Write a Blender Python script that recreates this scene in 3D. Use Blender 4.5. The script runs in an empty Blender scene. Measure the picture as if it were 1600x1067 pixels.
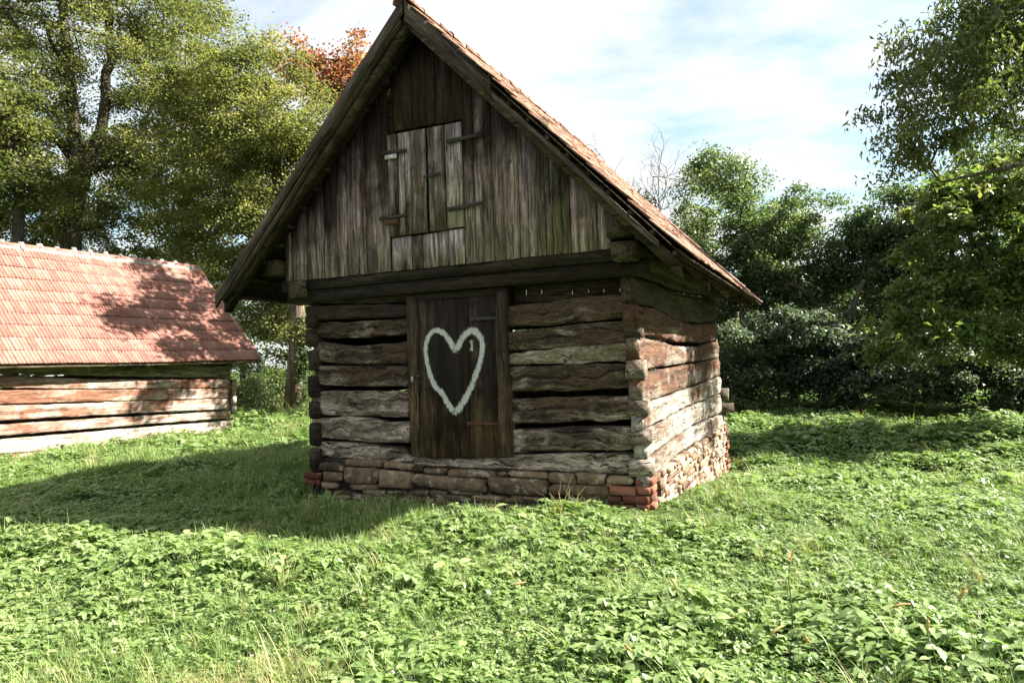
import bpy, math, random
import numpy as np
from mathutils import Matrix, Vector
random.seed(7); RNG = np.random.default_rng(7)
SC = bpy.context.scene
COL = SC.collection

# ------------------------------------------------------------------ camera
FPX = 1067.0; PITCH = math.radians(1.56); ROLL = math.radians(1.9); EYE = 1.70
cf = np.array([0, math.cos(PITCH), math.sin(PITCH)]); cu0 = np.array([0, -math.sin(PITCH), math.cos(PITCH)]); cx0 = np.array([1., 0, 0])
CR = cx0*math.cos(ROLL) - cu0*math.sin(ROLL); CU = cu0*math.cos(ROLL) + cx0*math.sin(ROLL)
CO = np.array([0, 0, EYE])
cam = bpy.data.cameras.new('camera'); cam.lens = 24.0; cam.sensor_width = 36.0
cam.clip_start = 0.05; cam.clip_end = 2000
co = bpy.data.objects.new('camera', cam); COL.objects.link(co)
m = Matrix.Identity(4)
for i in range(3):
    m[i][0] = CR[i]; m[i][1] = CU[i]; m[i][2] = -cf[i]; m[i][3] = CO[i]
co.matrix_world = m
SC.camera = co

# ------------------------------------------------------------------ sun, sky, exposure
SUN_EL = 37.0; SUN_AZ = 4.0            # azimuth measured from +X towards +Y
sun = bpy.data.lights.new('sun', 'SUN'); sun.energy = 5.0; sun.angle = math.radians(0.55); sun.color = (1.0, 0.94, 0.84)
so = bpy.data.objects.new('sun', sun); COL.objects.link(so)
sd = Vector((math.cos(math.radians(SUN_EL))*math.cos(math.radians(SUN_AZ)), math.cos(math.radians(SUN_EL))*math.sin(math.radians(SUN_AZ)), math.sin(math.radians(SUN_EL))))
so.rotation_euler = sd.to_track_quat('Z', 'Y').to_euler(); so.location = (20, 0, 20)
SC.view_settings.view_transform = 'Standard'; SC.view_settings.look = 'None'
SC.view_settings.exposure = 2.3; SC.view_settings.gamma = 1.0; SC.view_settings.use_curve_mapping = False
cy = SC.cycles
cy.use_denoising = True; cy.max_bounces = 8; cy.diffuse_bounces = 5; cy.glossy_bounces = 2; cy.transmission_bounces = 4; cy.transparent_max_bounces = 8
cy.sample_clamp_indirect = 6.0; cy.caustics_reflective = False; cy.caustics_refractive = False

world = bpy.data.worlds.new('World'); SC.world = world; world.use_nodes = True
wn = world.node_tree; wn.nodes.clear()
def N(t, typ, **kw):
    n = t.nodes.new(typ)
    for k, v in kw.items():
        if k == 'ins':
            for a, b in v.items(): n.inputs[a].default_value = b
        else: setattr(n, k, v)
    return n
sky = N(wn, 'ShaderNodeTexSky', sky_type='NISHITA', sun_disc=False)
sky.sun_elevation = math.radians(SUN_EL); sky.sun_rotation = math.radians(90-SUN_AZ)
sky.air_density = 1.0; sky.dust_density = 0.7; sky.ozone_density = 2.2
tc = N(wn, 'ShaderNodeTexCoord'); sep = N(wn, 'ShaderNodeSeparateXYZ'); wn.links.new(tc.outputs['Generated'], sep.inputs[0])
zz = N(wn, 'ShaderNodeMath', operation='MAXIMUM', ins={1: 0.0}); wn.links.new(sep.outputs[2], zz.inputs[0])
za = N(wn, 'ShaderNodeMath', operation='ADD', ins={1: 0.22}); wn.links.new(zz.outputs[0], za.inputs[0])
dx = N(wn, 'ShaderNodeMath', operation='DIVIDE'); dy = N(wn, 'ShaderNodeMath', operation='DIVIDE')
wn.links.new(sep.outputs[0], dx.inputs[0]); wn.links.new(za.outputs[0], dx.inputs[1])
wn.links.new(sep.outputs[1], dy.inputs[0]); wn.links.new(za.outputs[0], dy.inputs[1])
cmb = N(wn, 'ShaderNodeCombineXYZ', ins={2: 3.7}); wn.links.new(dx.outputs[0], cmb.inputs[0]); wn.links.new(dy.outputs[0], cmb.inputs[1])
mp = N(wn, 'ShaderNodeMapping', ins={'Rotation': (0, 0, 0.5), 'Scale': (0.8, 1.5, 1.0), 'Location': (0.35, 0.2, 0)}); wn.links.new(cmb.outputs[0], mp.inputs[0])
cn = N(wn, 'ShaderNodeTexNoise', ins={'Scale': 1.9, 'Detail': 10.0, 'Roughness': 0.60, 'Distortion': 0.35}); wn.links.new(mp.outputs[0], cn.inputs['Vector'])
cr = N(wn, 'ShaderNodeValToRGB'); cr.color_ramp.elements[0].position = 0.36; cr.color_ramp.elements[1].position = 0.57
cr.color_ramp.elements[0].color = (0.34, 0.34, 0.34, 1); cr.color_ramp.elements[1].color = (0.96, 0.96, 0.96, 1)
wn.links.new(cn.outputs['Fac'], cr.inputs[0])
mx = N(wn, 'ShaderNodeMix', data_type='RGBA'); mx.inputs[7].default_value = (4.7, 4.8, 4.8, 1)
tint = N(wn, 'ShaderNodeMix', data_type='RGBA', blend_type='MULTIPLY', ins={0: 1.0}); tint.inputs[7].default_value = (.84, 1.06, 1.0, 1); wn.links.new(sky.outputs[0], tint.inputs[6])
wn.links.new(cr.outputs[0], mx.inputs[0]); wn.links.new(tint.outputs[2], mx.inputs[6])
bg = N(wn, 'ShaderNodeBackground', ins={'Strength': 0.05}); wn.links.new(mx.outputs[2], bg.inputs[0])
wo = N(wn, 'ShaderNodeOutputWorld'); wn.links.new(bg.outputs[0], wo.inputs[0])

# ------------------------------------------------------------------ helpers
def ray(px, py): return cf + CR*(px-800)/FPX + CU*(533.5-py)/FPX
TH = math.radians(25); AX = np.array([math.cos(TH), -math.sin(TH), 0]); AY = np.array([math.sin(TH), math.cos(TH), 0])
BC = np.array([1.499, 7.623, 0.0])                      # near corner of the barn
def fr(px, py, c=0.):
    d = ray(px, py); t = (c-(CO-BC)@AY)/(d@AY); p = CO+d*t-BC; return float(p@AX), float(p[2])
def sd0(px, py, c=0.):
    d = ray(px, py); t = (c-(CO-BC)@AX)/(d@AX); p = CO+d*t-BC; return float(p@AY), float(p[2])
def sx(z): return -0.045*max(z, 0)
def si(px, py):
    y, z = sd0(px, py); return sd0(px, py, sx(z))
TH2 = math.radians(28); AX2 = np.array([math.cos(TH2), -math.sin(TH2), 0]); AY2 = np.array([math.sin(TH2), math.cos(TH2), 0])
QC = np.array([-8.40, 20.5, 0.0])                       # far right corner of the left barn
def lb(px, py, c=0.):
    d = ray(px, py); t = (c-(CO-QC)@AX2)/(d@AX2); p = CO+d*t-QC; return float(p@AY2), float(p[2])

def h3(ix, iy, iz, s):
    n = (ix*374761393 + iy*668265263 + iz*1274126177 + s*974634777) & 0x7fffffff
    n = ((n ^ (n >> 13))*1274126177) & 0x7fffffff
    return ((n ^ (n >> 16)) & 0xffff)/65535.0
def vn(x, y, z=0., s=0):
    x, y, z = np.broadcast_arrays(np.asarray(x, float), np.asarray(y, float), np.asarray(z, float))
    ix = np.floor(x).astype(np.int64); iy = np.floor(y).astype(np.int64); iz = np.floor(z).astype(np.int64)
    fx = x-ix; fy = y-iy; fz = z-iz
    fx = fx*fx*(3-2*fx); fy = fy*fy*(3-2*fy); fz = fz*fz*(3-2*fz)
    r = 0
    for a in (0, 1):
        for b in (0, 1):
            for c in (0, 1):
                r = r + h3(ix+a, iy+b, iz+c, s)*(fx if a else 1-fx)*(fy if b else 1-fy)*(fz if c else 1-fz)
    return r*2-1
def fbm(x, y, z=0., s=0, o=3):
    r = 0; a = 1.
    for i in range(o):
        r = r + a*vn(np.asarray(x)*2**i, np.asarray(y)*2**i, np.asarray(z)*2**i, s+i); a *= .5
    return r
def ground_z(X, Y):
    X = np.asarray(X, float); Y = np.asarray(Y, float)
    z = -0.30*np.clip((Y-9)/11, 0, 1)
    lx = (X-BC[0])*AX[0]+(Y-BC[1])*AX[1]; ly = (X-BC[0])*AY[0]+(Y-BC[1])*AY[1]
    t = np.clip((ly-0.3)/6, 0, 1)*np.clip((lx+1.5)/1.5, 0, 1)*np.clip((11-ly)/5, 0, 1)
    z = z*(1-t) - 0.60*t
    z = z - .15*np.clip(1-np.abs(ly+.25)/1.4, 0, 1)*np.clip((lx+5.6)/.5, 0, 1)*np.clip((-.5-lx)/.8, 0, 1)
    return z + 0.04*fbm(X*.35, Y*.35, 0, 11)*np.clip(Y/4, 0, 1)*np.clip((np.hypot(lx+2.4, (ly-.2)*1.6)-2.6)/2, .15, 1)

def mesh(name, V, Fs, mats, parent=None, attr=None, smooth=False, uv=None, mi=None):
    me = bpy.data.meshes.new(name)
    V = np.asarray(V, np.float32)
    me.vertices.add(len(V)); me.vertices.foreach_set('co', V.ravel())
    if isinstance(Fs, np.ndarray):
        k = Fs.shape[1]; nf = len(Fs); loops = Fs.ravel(); tot = np.full(nf, k, np.int32)
    else:
        tot = np.array([len(f) for f in Fs], np.int32); loops = np.array([i for f in Fs for i in f], np.int32); nf = len(Fs)
    st = np.zeros(nf, np.int32); st[1:] = np.cumsum(tot)[:-1]
    me.loops.add(len(loops)); me.loops.foreach_set('vertex_index', loops.astype(np.int32))
    me.polygons.add(nf); me.polygons.foreach_set('loop_start', st); me.polygons.foreach_set('loop_total', tot)
    if smooth: me.polygons.foreach_set('use_smooth', np.ones(nf, bool))
    if mi is not None: me.polygons.foreach_set('material_index', np.asarray(mi, np.int32))
    if attr is not None:
        for an, av in attr.items():
            a = me.attributes.new(an, 'FLOAT', 'POINT'); a.data.foreach_set('value', np.asarray(av, np.float32))
    for mm in (mats if isinstance(mats, (list, tuple)) else [mats]): me.materials.append(mm)
    me.update(calc_edges=True)
    o = bpy.data.objects.new(name, me); COL.objects.link(o)
    if parent is not None: o.parent = parent
    return o
def share(o, name, parent, loc=(0, 0, 0), rot=None, scale=None):
    c = bpy.data.objects.new(name, o.data); COL.objects.link(c); c.parent = parent; c.location = loc
    if rot is not None: c.rotation_euler = rot
    if scale is not None: c.scale = scale
    return c
def tag(o, label=None, cat=None, group=None, kind=None):
    if label: o['label'] = label
    if cat: o['category'] = cat
    if group: o['group'] = group
    if kind: o['kind'] = kind
    return o
def thing(name, label, cat, loc=(0, 0, 0), rz=0, group=None):
    o = bpy.data.objects.new(name, None); COL.objects.link(o); o.location = loc; o.rotation_euler = (0, 0, rz); o.empty_display_size = .2
    return tag(o, label, cat, group)
def box_vf(x0, x1, y0, y1, z0, z1, jit=0., skew=None):
    V = np.array([(x, y, z) for x in (x0, x1) for y in (y0, y1) for z in (z0, z1)], float)
    if jit: V += RNG.uniform(-jit, jit, V.shape)
    F = [(0, 1, 3, 2), (4, 6, 7, 5), (0, 4, 5, 1), (2, 3, 7, 6), (0, 2, 6, 4), (1, 5, 7, 3)]
    return V, F
def join(parts):
    V = []; F = []; n = 0
    for v, f in parts:
        V.append(np.asarray(v)); F += [tuple(int(i)+n for i in q) for q in f]; n += len(v)
    return np.vstack(V), F
def box(name, mats, parent, *a, jit=0.):
    v, f = box_vf(*a, jit=jit); return mesh(name, v, f, mats, parent)
def extr(poly, ax_a, ax_b, ax_n, n0, n1):
    """extrude a 2D polygon (a,b) between n0 and n1 along ax_n; axes are 0/1/2 indices"""
    k = len(poly); V = np.zeros((2*k, 3))
    for i, (a, b) in enumerate(poly):
        for j, nn in enumerate((n0, n1)):
            V[i+j*k, ax_a] = a; V[i+j*k, ax_b] = b; V[i+j*k, ax_n] = nn
    F = [tuple(range(k)), tuple(range(2*k-1, k-1, -1))]
    F += [(i, i+k, (i+1) % k+k, (i+1) % k) for i in range(k)]
    return V, F
def tube_vf(P, Rr, ns=7):
    P = np.asarray(P, float); n = len(P); T = np.gradient(P, axis=0); T /= np.linalg.norm(T, axis=1)[:, None]+1e-9
    up = np.array([0, 0, 1.]) if abs(T[0][2]) < .9 else np.array([1., 0, 0])
    V = []
    A = np.linspace(0, 2*math.pi, ns, endpoint=False)
    for i in range(n):
        a = np.cross(T[i], up); a /= np.linalg.norm(a)+1e-9; b = np.cross(a, T[i]); up = b
        V.append(P[i]+Rr[i]*(np.cos(A)[:, None]*a+np.sin(A)[:, None]*b))
    V = np.vstack(V)
    F = [(i*ns+j, i*ns+(j+1) % ns, (i+1)*ns+(j+1) % ns, (i+1)*ns+j) for i in range(n-1) for j in range(ns)]
    F.append(tuple(range(ns))[::-1]); F.append(tuple(range((n-1)*ns, n*ns)))
    return V, F

# ------------------------------------------------------------------ materials
def newmat(name):
    m = bpy.data.materials.new(name); m.use_nodes = True; t = m.node_tree; t.nodes.clear()
    out = N(t, 'ShaderNodeOutputMaterial'); b = N(t, 'ShaderNodeBsdfPrincipled'); t.links.new(b.outputs[0], out.inputs[0])
    return m, t, b, out
def rgb(c): return (c[0], c[1], c[2], 1)
def ramp(t, src, stops):
    r = N(t, 'ShaderNodeValToRGB'); e = r.color_ramp.elements
    while len(e) < len(stops): e.new(.5)
    for i, (p, c) in enumerate(stops):
        e[i].position = p; e[i].color = rgb(c) if isinstance(c, (tuple, list)) else (c, c, c, 1)
    t.links.new(src, r.inputs[0]); return r.outputs[0]
def mix(t, fac, a, b, blend='MIX'):
    n = N(t, 'ShaderNodeMix', data_type='RGBA', blend_type=blend)
    for s, v in ((0, fac), (6, a), (7, b)):
        if isinstance(v, (int, float)): n.inputs[s].default_value = v if s == 0 else (v, v, v, 1)
        elif isinstance(v, tuple): n.inputs[s].default_value = rgb(v)
        else: t.links.new(v, n.inputs[s])
    return n.outputs[2]
def mth(t, op, a, b=None, clamp=False):
    n = N(t, 'ShaderNodeMath', operation=op, use_clamp=clamp)
    for i, v in enumerate((a, b)):
        if v is None: continue
        if isinstance(v, (int, float)): n.inputs[i].default_value = v
        else: t.links.new(v, n.inputs[i])
    return n.outputs[0]
def noise(t, vec, scale, detail=4, rough=.55, dist=0.):
    n = N(t, 'ShaderNodeTexNoise', ins={'Scale': scale, 'Detail': detail, 'Roughness': rough, 'Distortion': dist}); t.links.new(vec, n.inputs['Vector']); return n
def obco(t, randomise=True):
    tcn = N(t, 'ShaderNodeTexCoord')
    if not randomise: return tcn.outputs['Object'], None
    oi = N(t, 'ShaderNodeObjectInfo')
    sc = N(t, 'ShaderNodeVectorMath', operation='MULTIPLY', ins={1: (31.7, 47.3, 23.9)}); t.links.new(oi.outputs['Random'], sc.inputs[0])
    ad = N(t, 'ShaderNodeVectorMath', operation='ADD'); t.links.new(tcn.outputs['Object'], ad.inputs[0]); t.links.new(sc.outputs[0], ad.inputs[1])
    return ad.outputs[0], oi.outputs['Random']
def smap(t, vec, s):
    n = N(t, 'ShaderNodeVectorMath', operation='MULTIPLY', ins={1: s}); t.links.new(vec, n.inputs[0]); return n.outputs[0]

def wood(name, axis, dark, brown, grey, pale, wz=None, wbias=0., moss=0., warp=.10, crack=1.0, bump=.8, gscale=1.0, mossz=None, gain=0.35, rot=None):
    """weathered timber: brown sheltered wood blending to silver where rain and sun reach it, along-grain checks"""
    m, t, b, out = newmat(name)
    v, rnd = obco(t)
    if rot is not None:
        vr = N(t, 'ShaderNodeVectorRotate', rotation_type='Y_AXIS', ins={'Angle': rot}); t.links.new(v, vr.inputs['Vector']); v = vr.outputs[0]
    w = noise(t, v, 2.2, 3, .5)
    wv = N(t, 'ShaderNodeVectorMath', operation='SUBTRACT', ins={1: (.5, .5, .5)}); t.links.new(w.outputs['Color'], wv.inputs[0])
    amp = [warp*.9]*3; amp[axis] = 0.02
    wm = smap(t, wv.outputs[0], tuple(amp))
    ad = N(t, 'ShaderNodeVectorMath', operation='ADD'); t.links.new(v, ad.inputs[0]); t.links.new(wm, ad.inputs[1])
    def st(al, ac):
        s = [ac*gscale]*3; s[axis] = al*gscale; return smap(t, ad.outputs[0], tuple(s))
    g1 = noise(t, st(1.1, 13), 1.0, 9, .74).outputs['Fac']
    g2 = noise(t, st(3.5, 85), 1.0, 4, .6).outputs['Fac']
    ck = noise(t, st(.9, 26), 1.0, 3, .5, .3).outputs['Fac']
    bl = noise(t, v, 1.6, 5, .62, .5).outputs['Fac']
    st2 = noise(t, st(.55, 5.5), 1.0, 3, .5).outputs['Fac']
    # weather factor
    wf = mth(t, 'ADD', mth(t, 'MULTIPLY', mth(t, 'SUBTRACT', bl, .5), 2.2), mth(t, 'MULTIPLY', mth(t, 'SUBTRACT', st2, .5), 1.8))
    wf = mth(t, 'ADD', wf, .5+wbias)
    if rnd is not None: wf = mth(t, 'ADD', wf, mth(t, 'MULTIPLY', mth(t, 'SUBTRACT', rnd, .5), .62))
    tcn = N(t, 'ShaderNodeTexCoord'); sp = N(t, 'ShaderNodeSeparateXYZ'); t.links.new(tcn.outputs['Object'], sp.inputs[0])
    if wz:
        mr = N(t, 'ShaderNodeMapRange', ins={1: wz[0], 2: wz[1], 3: wz[2], 4: wz[3]}); t.links.new(sp.outputs[2], mr.inputs[0])
        wf = mth(t, 'ADD', wf, mr.outputs[0])
    wf = ramp(t, wf, [(.12, 0.), (.88, 1.)])
    cb = ramp(t, g1, [(.36, dark), (.50, brown), (.66, tuple(min(1, c*1.55) for c in brown))])
    cg = ramp(t, g1, [(.35, tuple(c*gain for c in grey)), (.47, grey), (.62, pale)])
    c = mix(t, wf, cb, cg)
    c = mix(t, .75, c, ramp(t, g2, [(.36, .25), (.50, .95), (.63, 1.5)]), 'MULTIPLY')
    ck2 = noise(t, st(1.6, 60), 1.0, 2, .5, .2).outputs['Fac']
    ckm = mth(t, 'MULTIPLY', ramp(t, ck, [(.345, 1-.9*crack), (.385, 1.)]), ramp(t, ck2, [(.30, 1-.7*crack), (.36, 1.)]))
    kn = N(t, 'ShaderNodeTexVoronoi', ins={'Scale': 1.0}); kv = [3.4]*3; kv[axis] = 1.9; t.links.new(smap(t, ad.outputs[0], tuple(kv)), kn.inputs['Vector'])
    ckm = mth(t, 'MULTIPLY', ckm, ramp(t, kn.outputs['Distance'], [(.04, .35), (.07, 1.)]))
    c = mix(t, 1.0, c, ckm, 'MULTIPLY')
    if moss:
        mn = noise(t, v, 5.5, 6, .65).outputs['Fac']
        mf = ramp(t, mn, [(.52-.18*moss, 0.), (.70-.15*moss, 1.)])
        mf = mth(t, 'MULTIPLY', mf, min(.85, moss))
        if mossz:
            mr = N(t, 'ShaderNodeMapRange', ins={1: mossz[0], 2: mossz[1], 3: 0., 4: 1.}); t.links.new(sp.outputs[2], mr.inputs[0]); mf = mth(t, 'MULTIPLY', mf, mr.outputs[0])
        c = mix(t, mf, c, mix(t, g2, (.035, .04, .012), (.12, .125, .035)))
    t.links.new(c, b.inputs['Base Color'])
    b.inputs['Roughness'].default_value = .8; b.inputs['Specular IOR Level'].default_value = .25
    hh = mth(t, 'ADD', mth(t, 'MULTIPLY', g1, .7), mth(t, 'MULTIPLY', g2, .25)); hh = mth(t, 'ADD', hh, mth(t, 'MULTIPLY', ckm, .35))
    bp = N(t, 'ShaderNodeBump', ins={'Strength': bump, 'Distance': .035}); t.links.new(hh, bp.inputs['Height']); t.links.new(bp.outputs[0], b.inputs['Normal'])
    return m

def earthy(name, stops, scale=4., bump=.5, rough=.9, island=False, spots=None, rv=.42, dist=.03):
    m, t, b, out = newmat(name); v, rnd = obco(t)
    n1 = noise(t, v, scale, 8, .65).outputs['Fac']; n2 = noise(t, v, scale*6, 5, .6).outputs['Fac']; n3 = noise(t, v, scale*.35, 3, .5).outputs['Fac']
    r = rnd
    if island:
        g = N(t, 'ShaderNodeNewGeometry'); r = mth(t, 'FRACT', mth(t, 'ADD', rnd, g.outputs['Random Per Island']))
    f = mth(t, 'ADD', mth(t, 'MULTIPLY', n1, .7), mth(t, 'MULTIPLY', mth(t, 'SUBTRACT', r, .35), rv))
    c = ramp(t, f, stops)
    c = mix(t, .6, c, ramp(t, n2, [(.3, .55), (.6, 1.), (.8, 1.2)]), 'MULTIPLY')
    if spots:
        c = mix(t, mth(t, 'MULTIPLY', ramp(t, noise(t, v, spots[1], 5, .6).outputs['Fac'], [(spots[2], 0.), (spots[2]+.08, 1.)]), spots[3]), c, spots[0])
    t.links.new(c, b.inputs['Base Color']); b.inputs['Roughness'].default_value = rough; b.inputs['Specular IOR Level'].default_value = .25
    bp = N(t, 'ShaderNodeBump', ins={'Strength': bump, 'Distance': dist}); t.links.new(mth(t, 'ADD', n1, mth(t, 'MULTIPLY', n2, .4)), bp.inputs['Height']); t.links.new(bp.outputs[0], b.inputs['Normal'])
    return m

def leafmat(name, cols, trans=.35, rough=.42, tcol=1.0, spec=.5, islands=False, obj=.35):
    m, t, b, out = newmat(name)
    at = N(t, 'ShaderNodeAttribute', attribute_name='v'); oi = N(t, 'ShaderNodeObjectInfo')
    f = mth(t, 'ADD', at.outputs['Fac'], mth(t, 'MULTIPLY', mth(t, 'SUBTRACT', oi.outputs['Random'], .5), obj))
    n = len(cols); c = ramp(t, f, [(i/(n-1), cols[i]) for i in range(n)])
    tcn = N(t, 'ShaderNodeTexCoord'); nz = noise(t, tcn.outputs['Object'], 30, 2, .5).outputs['Fac']
    c = mix(t, .35, c, ramp(t, nz, [(.3, .7), (.7, 1.25)]), 'MULTIPLY')
    t.links.new(c, b.inputs['Base Color']); b.inputs['Roughness'].default_value = rough; b.inputs['Specular IOR Level'].default_value = spec
    tr = N(t, 'ShaderNodeBsdfTranslucent'); tcm = mix(t, 1.0, c, (1.10*tcol, 1.25*tcol, .62*tcol), 'MULTIPLY'); t.links.new(tcm, tr.inputs[0])
    ms = N(t, 'ShaderNodeMixShader', ins={0: trans}); t.links.new(b.outputs[0], ms.inputs[1]); t.links.new(tr.outputs[0], ms.inputs[2]); t.links.new(ms.outputs[0], out.inputs[0])
    return m

M = {}
BR = (.055, .038, .024); DK = (.012, .009, .006)
M['log_front'] = wood('weathered_log', 0, (0.0102, 0.0063, 0.0041), (0.0591, 0.0352, 0.0203), (0.1985, 0.1512, 0.1134), (0.5219, 0.4262, 0.3443), wz=(.4, 2.4, .34, -.50), moss=.12, mossz=(1.2, 2.4), crack=.95, warp=.30, gain=.16)
M['log_bark'] = wood('bark_log', 0, (0.0309, 0.0198, 0.0117), (0.1236, 0.0765, 0.0450), (0.2678, 0.2070, 0.1620), (0.4635, 0.3780, 0.3060), moss=.5, warp=.5, gscale=1.6)
M['log_side'] = wood('sunlit_log', 1, (0.0269, 0.0118, 0.0061), (0.0922, 0.0436, 0.0215), (0.2458, 0.2141, 0.1693), (0.4147, 0.3886, 0.3309), wz=(.7, 1.7, .34, -.55), warp=.14, crack=.7, gain=.5)
M['log_moss'] = wood('mossy_log', 1, (0.0115, 0.0082, 0.0045), (0.0432, 0.0290, 0.0141), (0.0807, 0.0579, 0.0352), (0.1384, 0.1063, 0.0654), moss=.35)
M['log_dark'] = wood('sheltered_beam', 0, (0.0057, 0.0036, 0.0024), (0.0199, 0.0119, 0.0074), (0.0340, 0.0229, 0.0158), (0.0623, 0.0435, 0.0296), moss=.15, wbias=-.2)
M['log_end'] = wood('log_end_grain', 1, (0.0144, 0.0100, 0.0060), (0.0649, 0.0432, 0.0253), (0.1370, 0.1096, 0.0783), (0.2451, 0.2058, 0.1565), warp=.3, crack=.8)
M['plank'] = wood('gable_plank', 2, (0.0092, 0.0049, 0.0044), (0.0461, 0.0255, 0.0196), (0.2137, 0.1472, 0.1388), (0.5430, 0.4023, 0.4013), wz=(2.9, 5.0, .62, -.74), warp=.05, gscale=.8, crack=.7, gain=.3)
M['plank_pale'] = wood('pale_plank', 2, (0.0222, 0.0141, 0.0103), (0.1000, 0.0644, 0.0461), (0.2887, 0.2264, 0.2049), (0.6218, 0.5129, 0.4814), wbias=.12, warp=.05, crack=.75, gain=.4)
M['plank_moss'] = wood('mossy_plank', 2, (0.0103, 0.0066, 0.0049), (0.0566, 0.0380, 0.0243), (0.1751, 0.1377, 0.1018), (0.3502, 0.2850, 0.2134), moss=.4, warp=.04)
M['door'] = wood('dark_door_plank', 2, (0.0041, 0.0028, 0.0019), (0.0165, 0.0092, 0.0057), (0.0927, 0.0570, 0.0304), (0.1751, 0.1104, 0.0570), wz=(.5, 1.35, .35, -.6), warp=.02, crack=.7)
M['post'] = wood('door_post', 2, (0.0103, 0.0063, 0.0037), (0.0412, 0.0252, 0.0147), (0.1442, 0.0900, 0.0478), (0.2678, 0.1800, 0.1058), wz=(.5, 2.5, .45, -.6), warp=.08, crack=.9)
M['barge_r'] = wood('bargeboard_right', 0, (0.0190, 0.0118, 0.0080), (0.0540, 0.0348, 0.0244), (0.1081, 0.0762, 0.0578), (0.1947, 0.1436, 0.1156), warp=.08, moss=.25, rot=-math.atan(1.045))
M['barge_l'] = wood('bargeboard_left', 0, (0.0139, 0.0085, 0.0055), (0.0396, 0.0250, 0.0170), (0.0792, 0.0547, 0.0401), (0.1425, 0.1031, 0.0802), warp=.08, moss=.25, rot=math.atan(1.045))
M['rafter'] = wood('rafter_wood', 0, (0.0124, 0.0074, 0.0047), (0.0412, 0.0239, 0.0142), (0.0721, 0.0506, 0.0333), (0.1236, 0.0920, 0.0570), wbias=-.15)
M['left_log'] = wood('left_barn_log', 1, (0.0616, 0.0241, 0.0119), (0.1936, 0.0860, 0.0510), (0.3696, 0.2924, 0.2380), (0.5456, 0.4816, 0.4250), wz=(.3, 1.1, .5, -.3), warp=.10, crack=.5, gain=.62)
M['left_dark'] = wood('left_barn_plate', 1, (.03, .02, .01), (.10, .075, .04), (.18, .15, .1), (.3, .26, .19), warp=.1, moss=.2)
M['stone'] = earthy('rubble_stone', [(.22, (0.0477, 0.0320, 0.0194)), (.42, (0.1590, 0.1080, 0.0634)), (.60, (0.2862, 0.2050, 0.1276)), (.80, (0.3604, 0.1900, 0.0880))], 8, 1.1, spots=((0.4452, 0.4000, 0.3168), 9, .56, .6))
M['stone_side'] = earthy('pale_rubble_stone', [(.22, (.12, .075, .045)), (.45, (.28, .19, .125)), (.62, (.42, .32, .22)), (.8, (.52, .42, .31))], 8, .8, rv=.6)
M['mortar'] = earthy('earth_mortar', [(.3, (.02, .015, .01)), (.7, (.09, .065, .04))], 8, .8)
M['brick'] = earthy('old_brick', [(.25, (.09, .032, .02)), (.5, (.24, .085, .05)), (.8, (.36, .18, .12))], 9, .5, spots=((.4, .35, .3), 8, .60, .5))
M['tile_old'] = earthy('mossy_roof_tile', [(.2, (.09, .04, .025)), (.42, (.25, .11, .07)), (.60, (.38, .20, .135)), (.85, (.50, .36, .28))], 9, .8, island=True, spots=((.12, .10, .07), 7, .50, .75), rv=.6)
M['tile_new'] = earthy('red_roof_tile', [(.15, (.17, .075, .055)), (.40, (.29, .135, .105)), (.60, (.36, .20, .16)), (.85, (.42, .30, .25))], 5, .3, island=True, spots=((.22, .17, .14), 2.2, .56, .5), dist=.01, rv=.22)
M['lime'] = earthy('lime_mortar', [(.3, (.28, .25, .22)), (.7, (.50, .47, .43))], 12, .6)
M['grey_board'] = wood('grey_verge_board', 0, (.1, .08, .06), (.2, .17, .14), (.34, .31, .28), (.52, .49, .45), wbias=.3, warp=.03)
M['bark'] = wood('tree_bark', 2, (.03, .02, .013), (.11, .07, .045), (.16, .12, .085), (.28, .22, .17), warp=.2, crack=1., bump=1.0, moss=.25)
M['bark_dark'] = wood('dark_bark', 2, (.015, .012, .009), (.05, .038, .027), (.09, .075, .055), (.16, .135, .1), warp=.2, moss=.2)
M['soil'] = earthy('soil_litter', [(.3, (.018, .018, .008)), (.55, (.035, .045, .015)), (.8, (.06, .055, .025))], 3, .6)
def metal(name, c, r=.6):
    m, t, b, out = newmat(name); v, _ = obco(t); n1 = noise(t, v, 40, 5, .6).outputs['Fac']
    t.links.new(mix(t, n1, tuple(x*.5 for x in c), tuple(min(1, x*1.5) for x in c)), b.inputs['Base Color']); b.inputs['Roughness'].default_value = r; b.inputs['Metallic'].default_value = .4
    return m
M['iron'] = metal('dark_iron', (.045, .036, .03)); M['rust'] = metal('rusty_iron', (.11, .045, .022), .8); M['zinc'] = metal('grey_metal', (.4, .38, .34))
def flat(name, c, r=.6):
    m, t, b, out = newmat(name); v, _ = obco(t); n1 = noise(t, v, 60, 4, .6).outputs['Fac']
    t.links.new(mix(t, n1, tuple(x*.75 for x in c), tuple(min(1, x*1.1) for x in c)), b.inputs['Base Color']); b.inputs['Roughness'].default_value = r; return m
M['plate'] = flat('enamel_plate', (.62, .62, .58)); M['ink'] = flat('ink', (.04, .04, .04))
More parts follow.
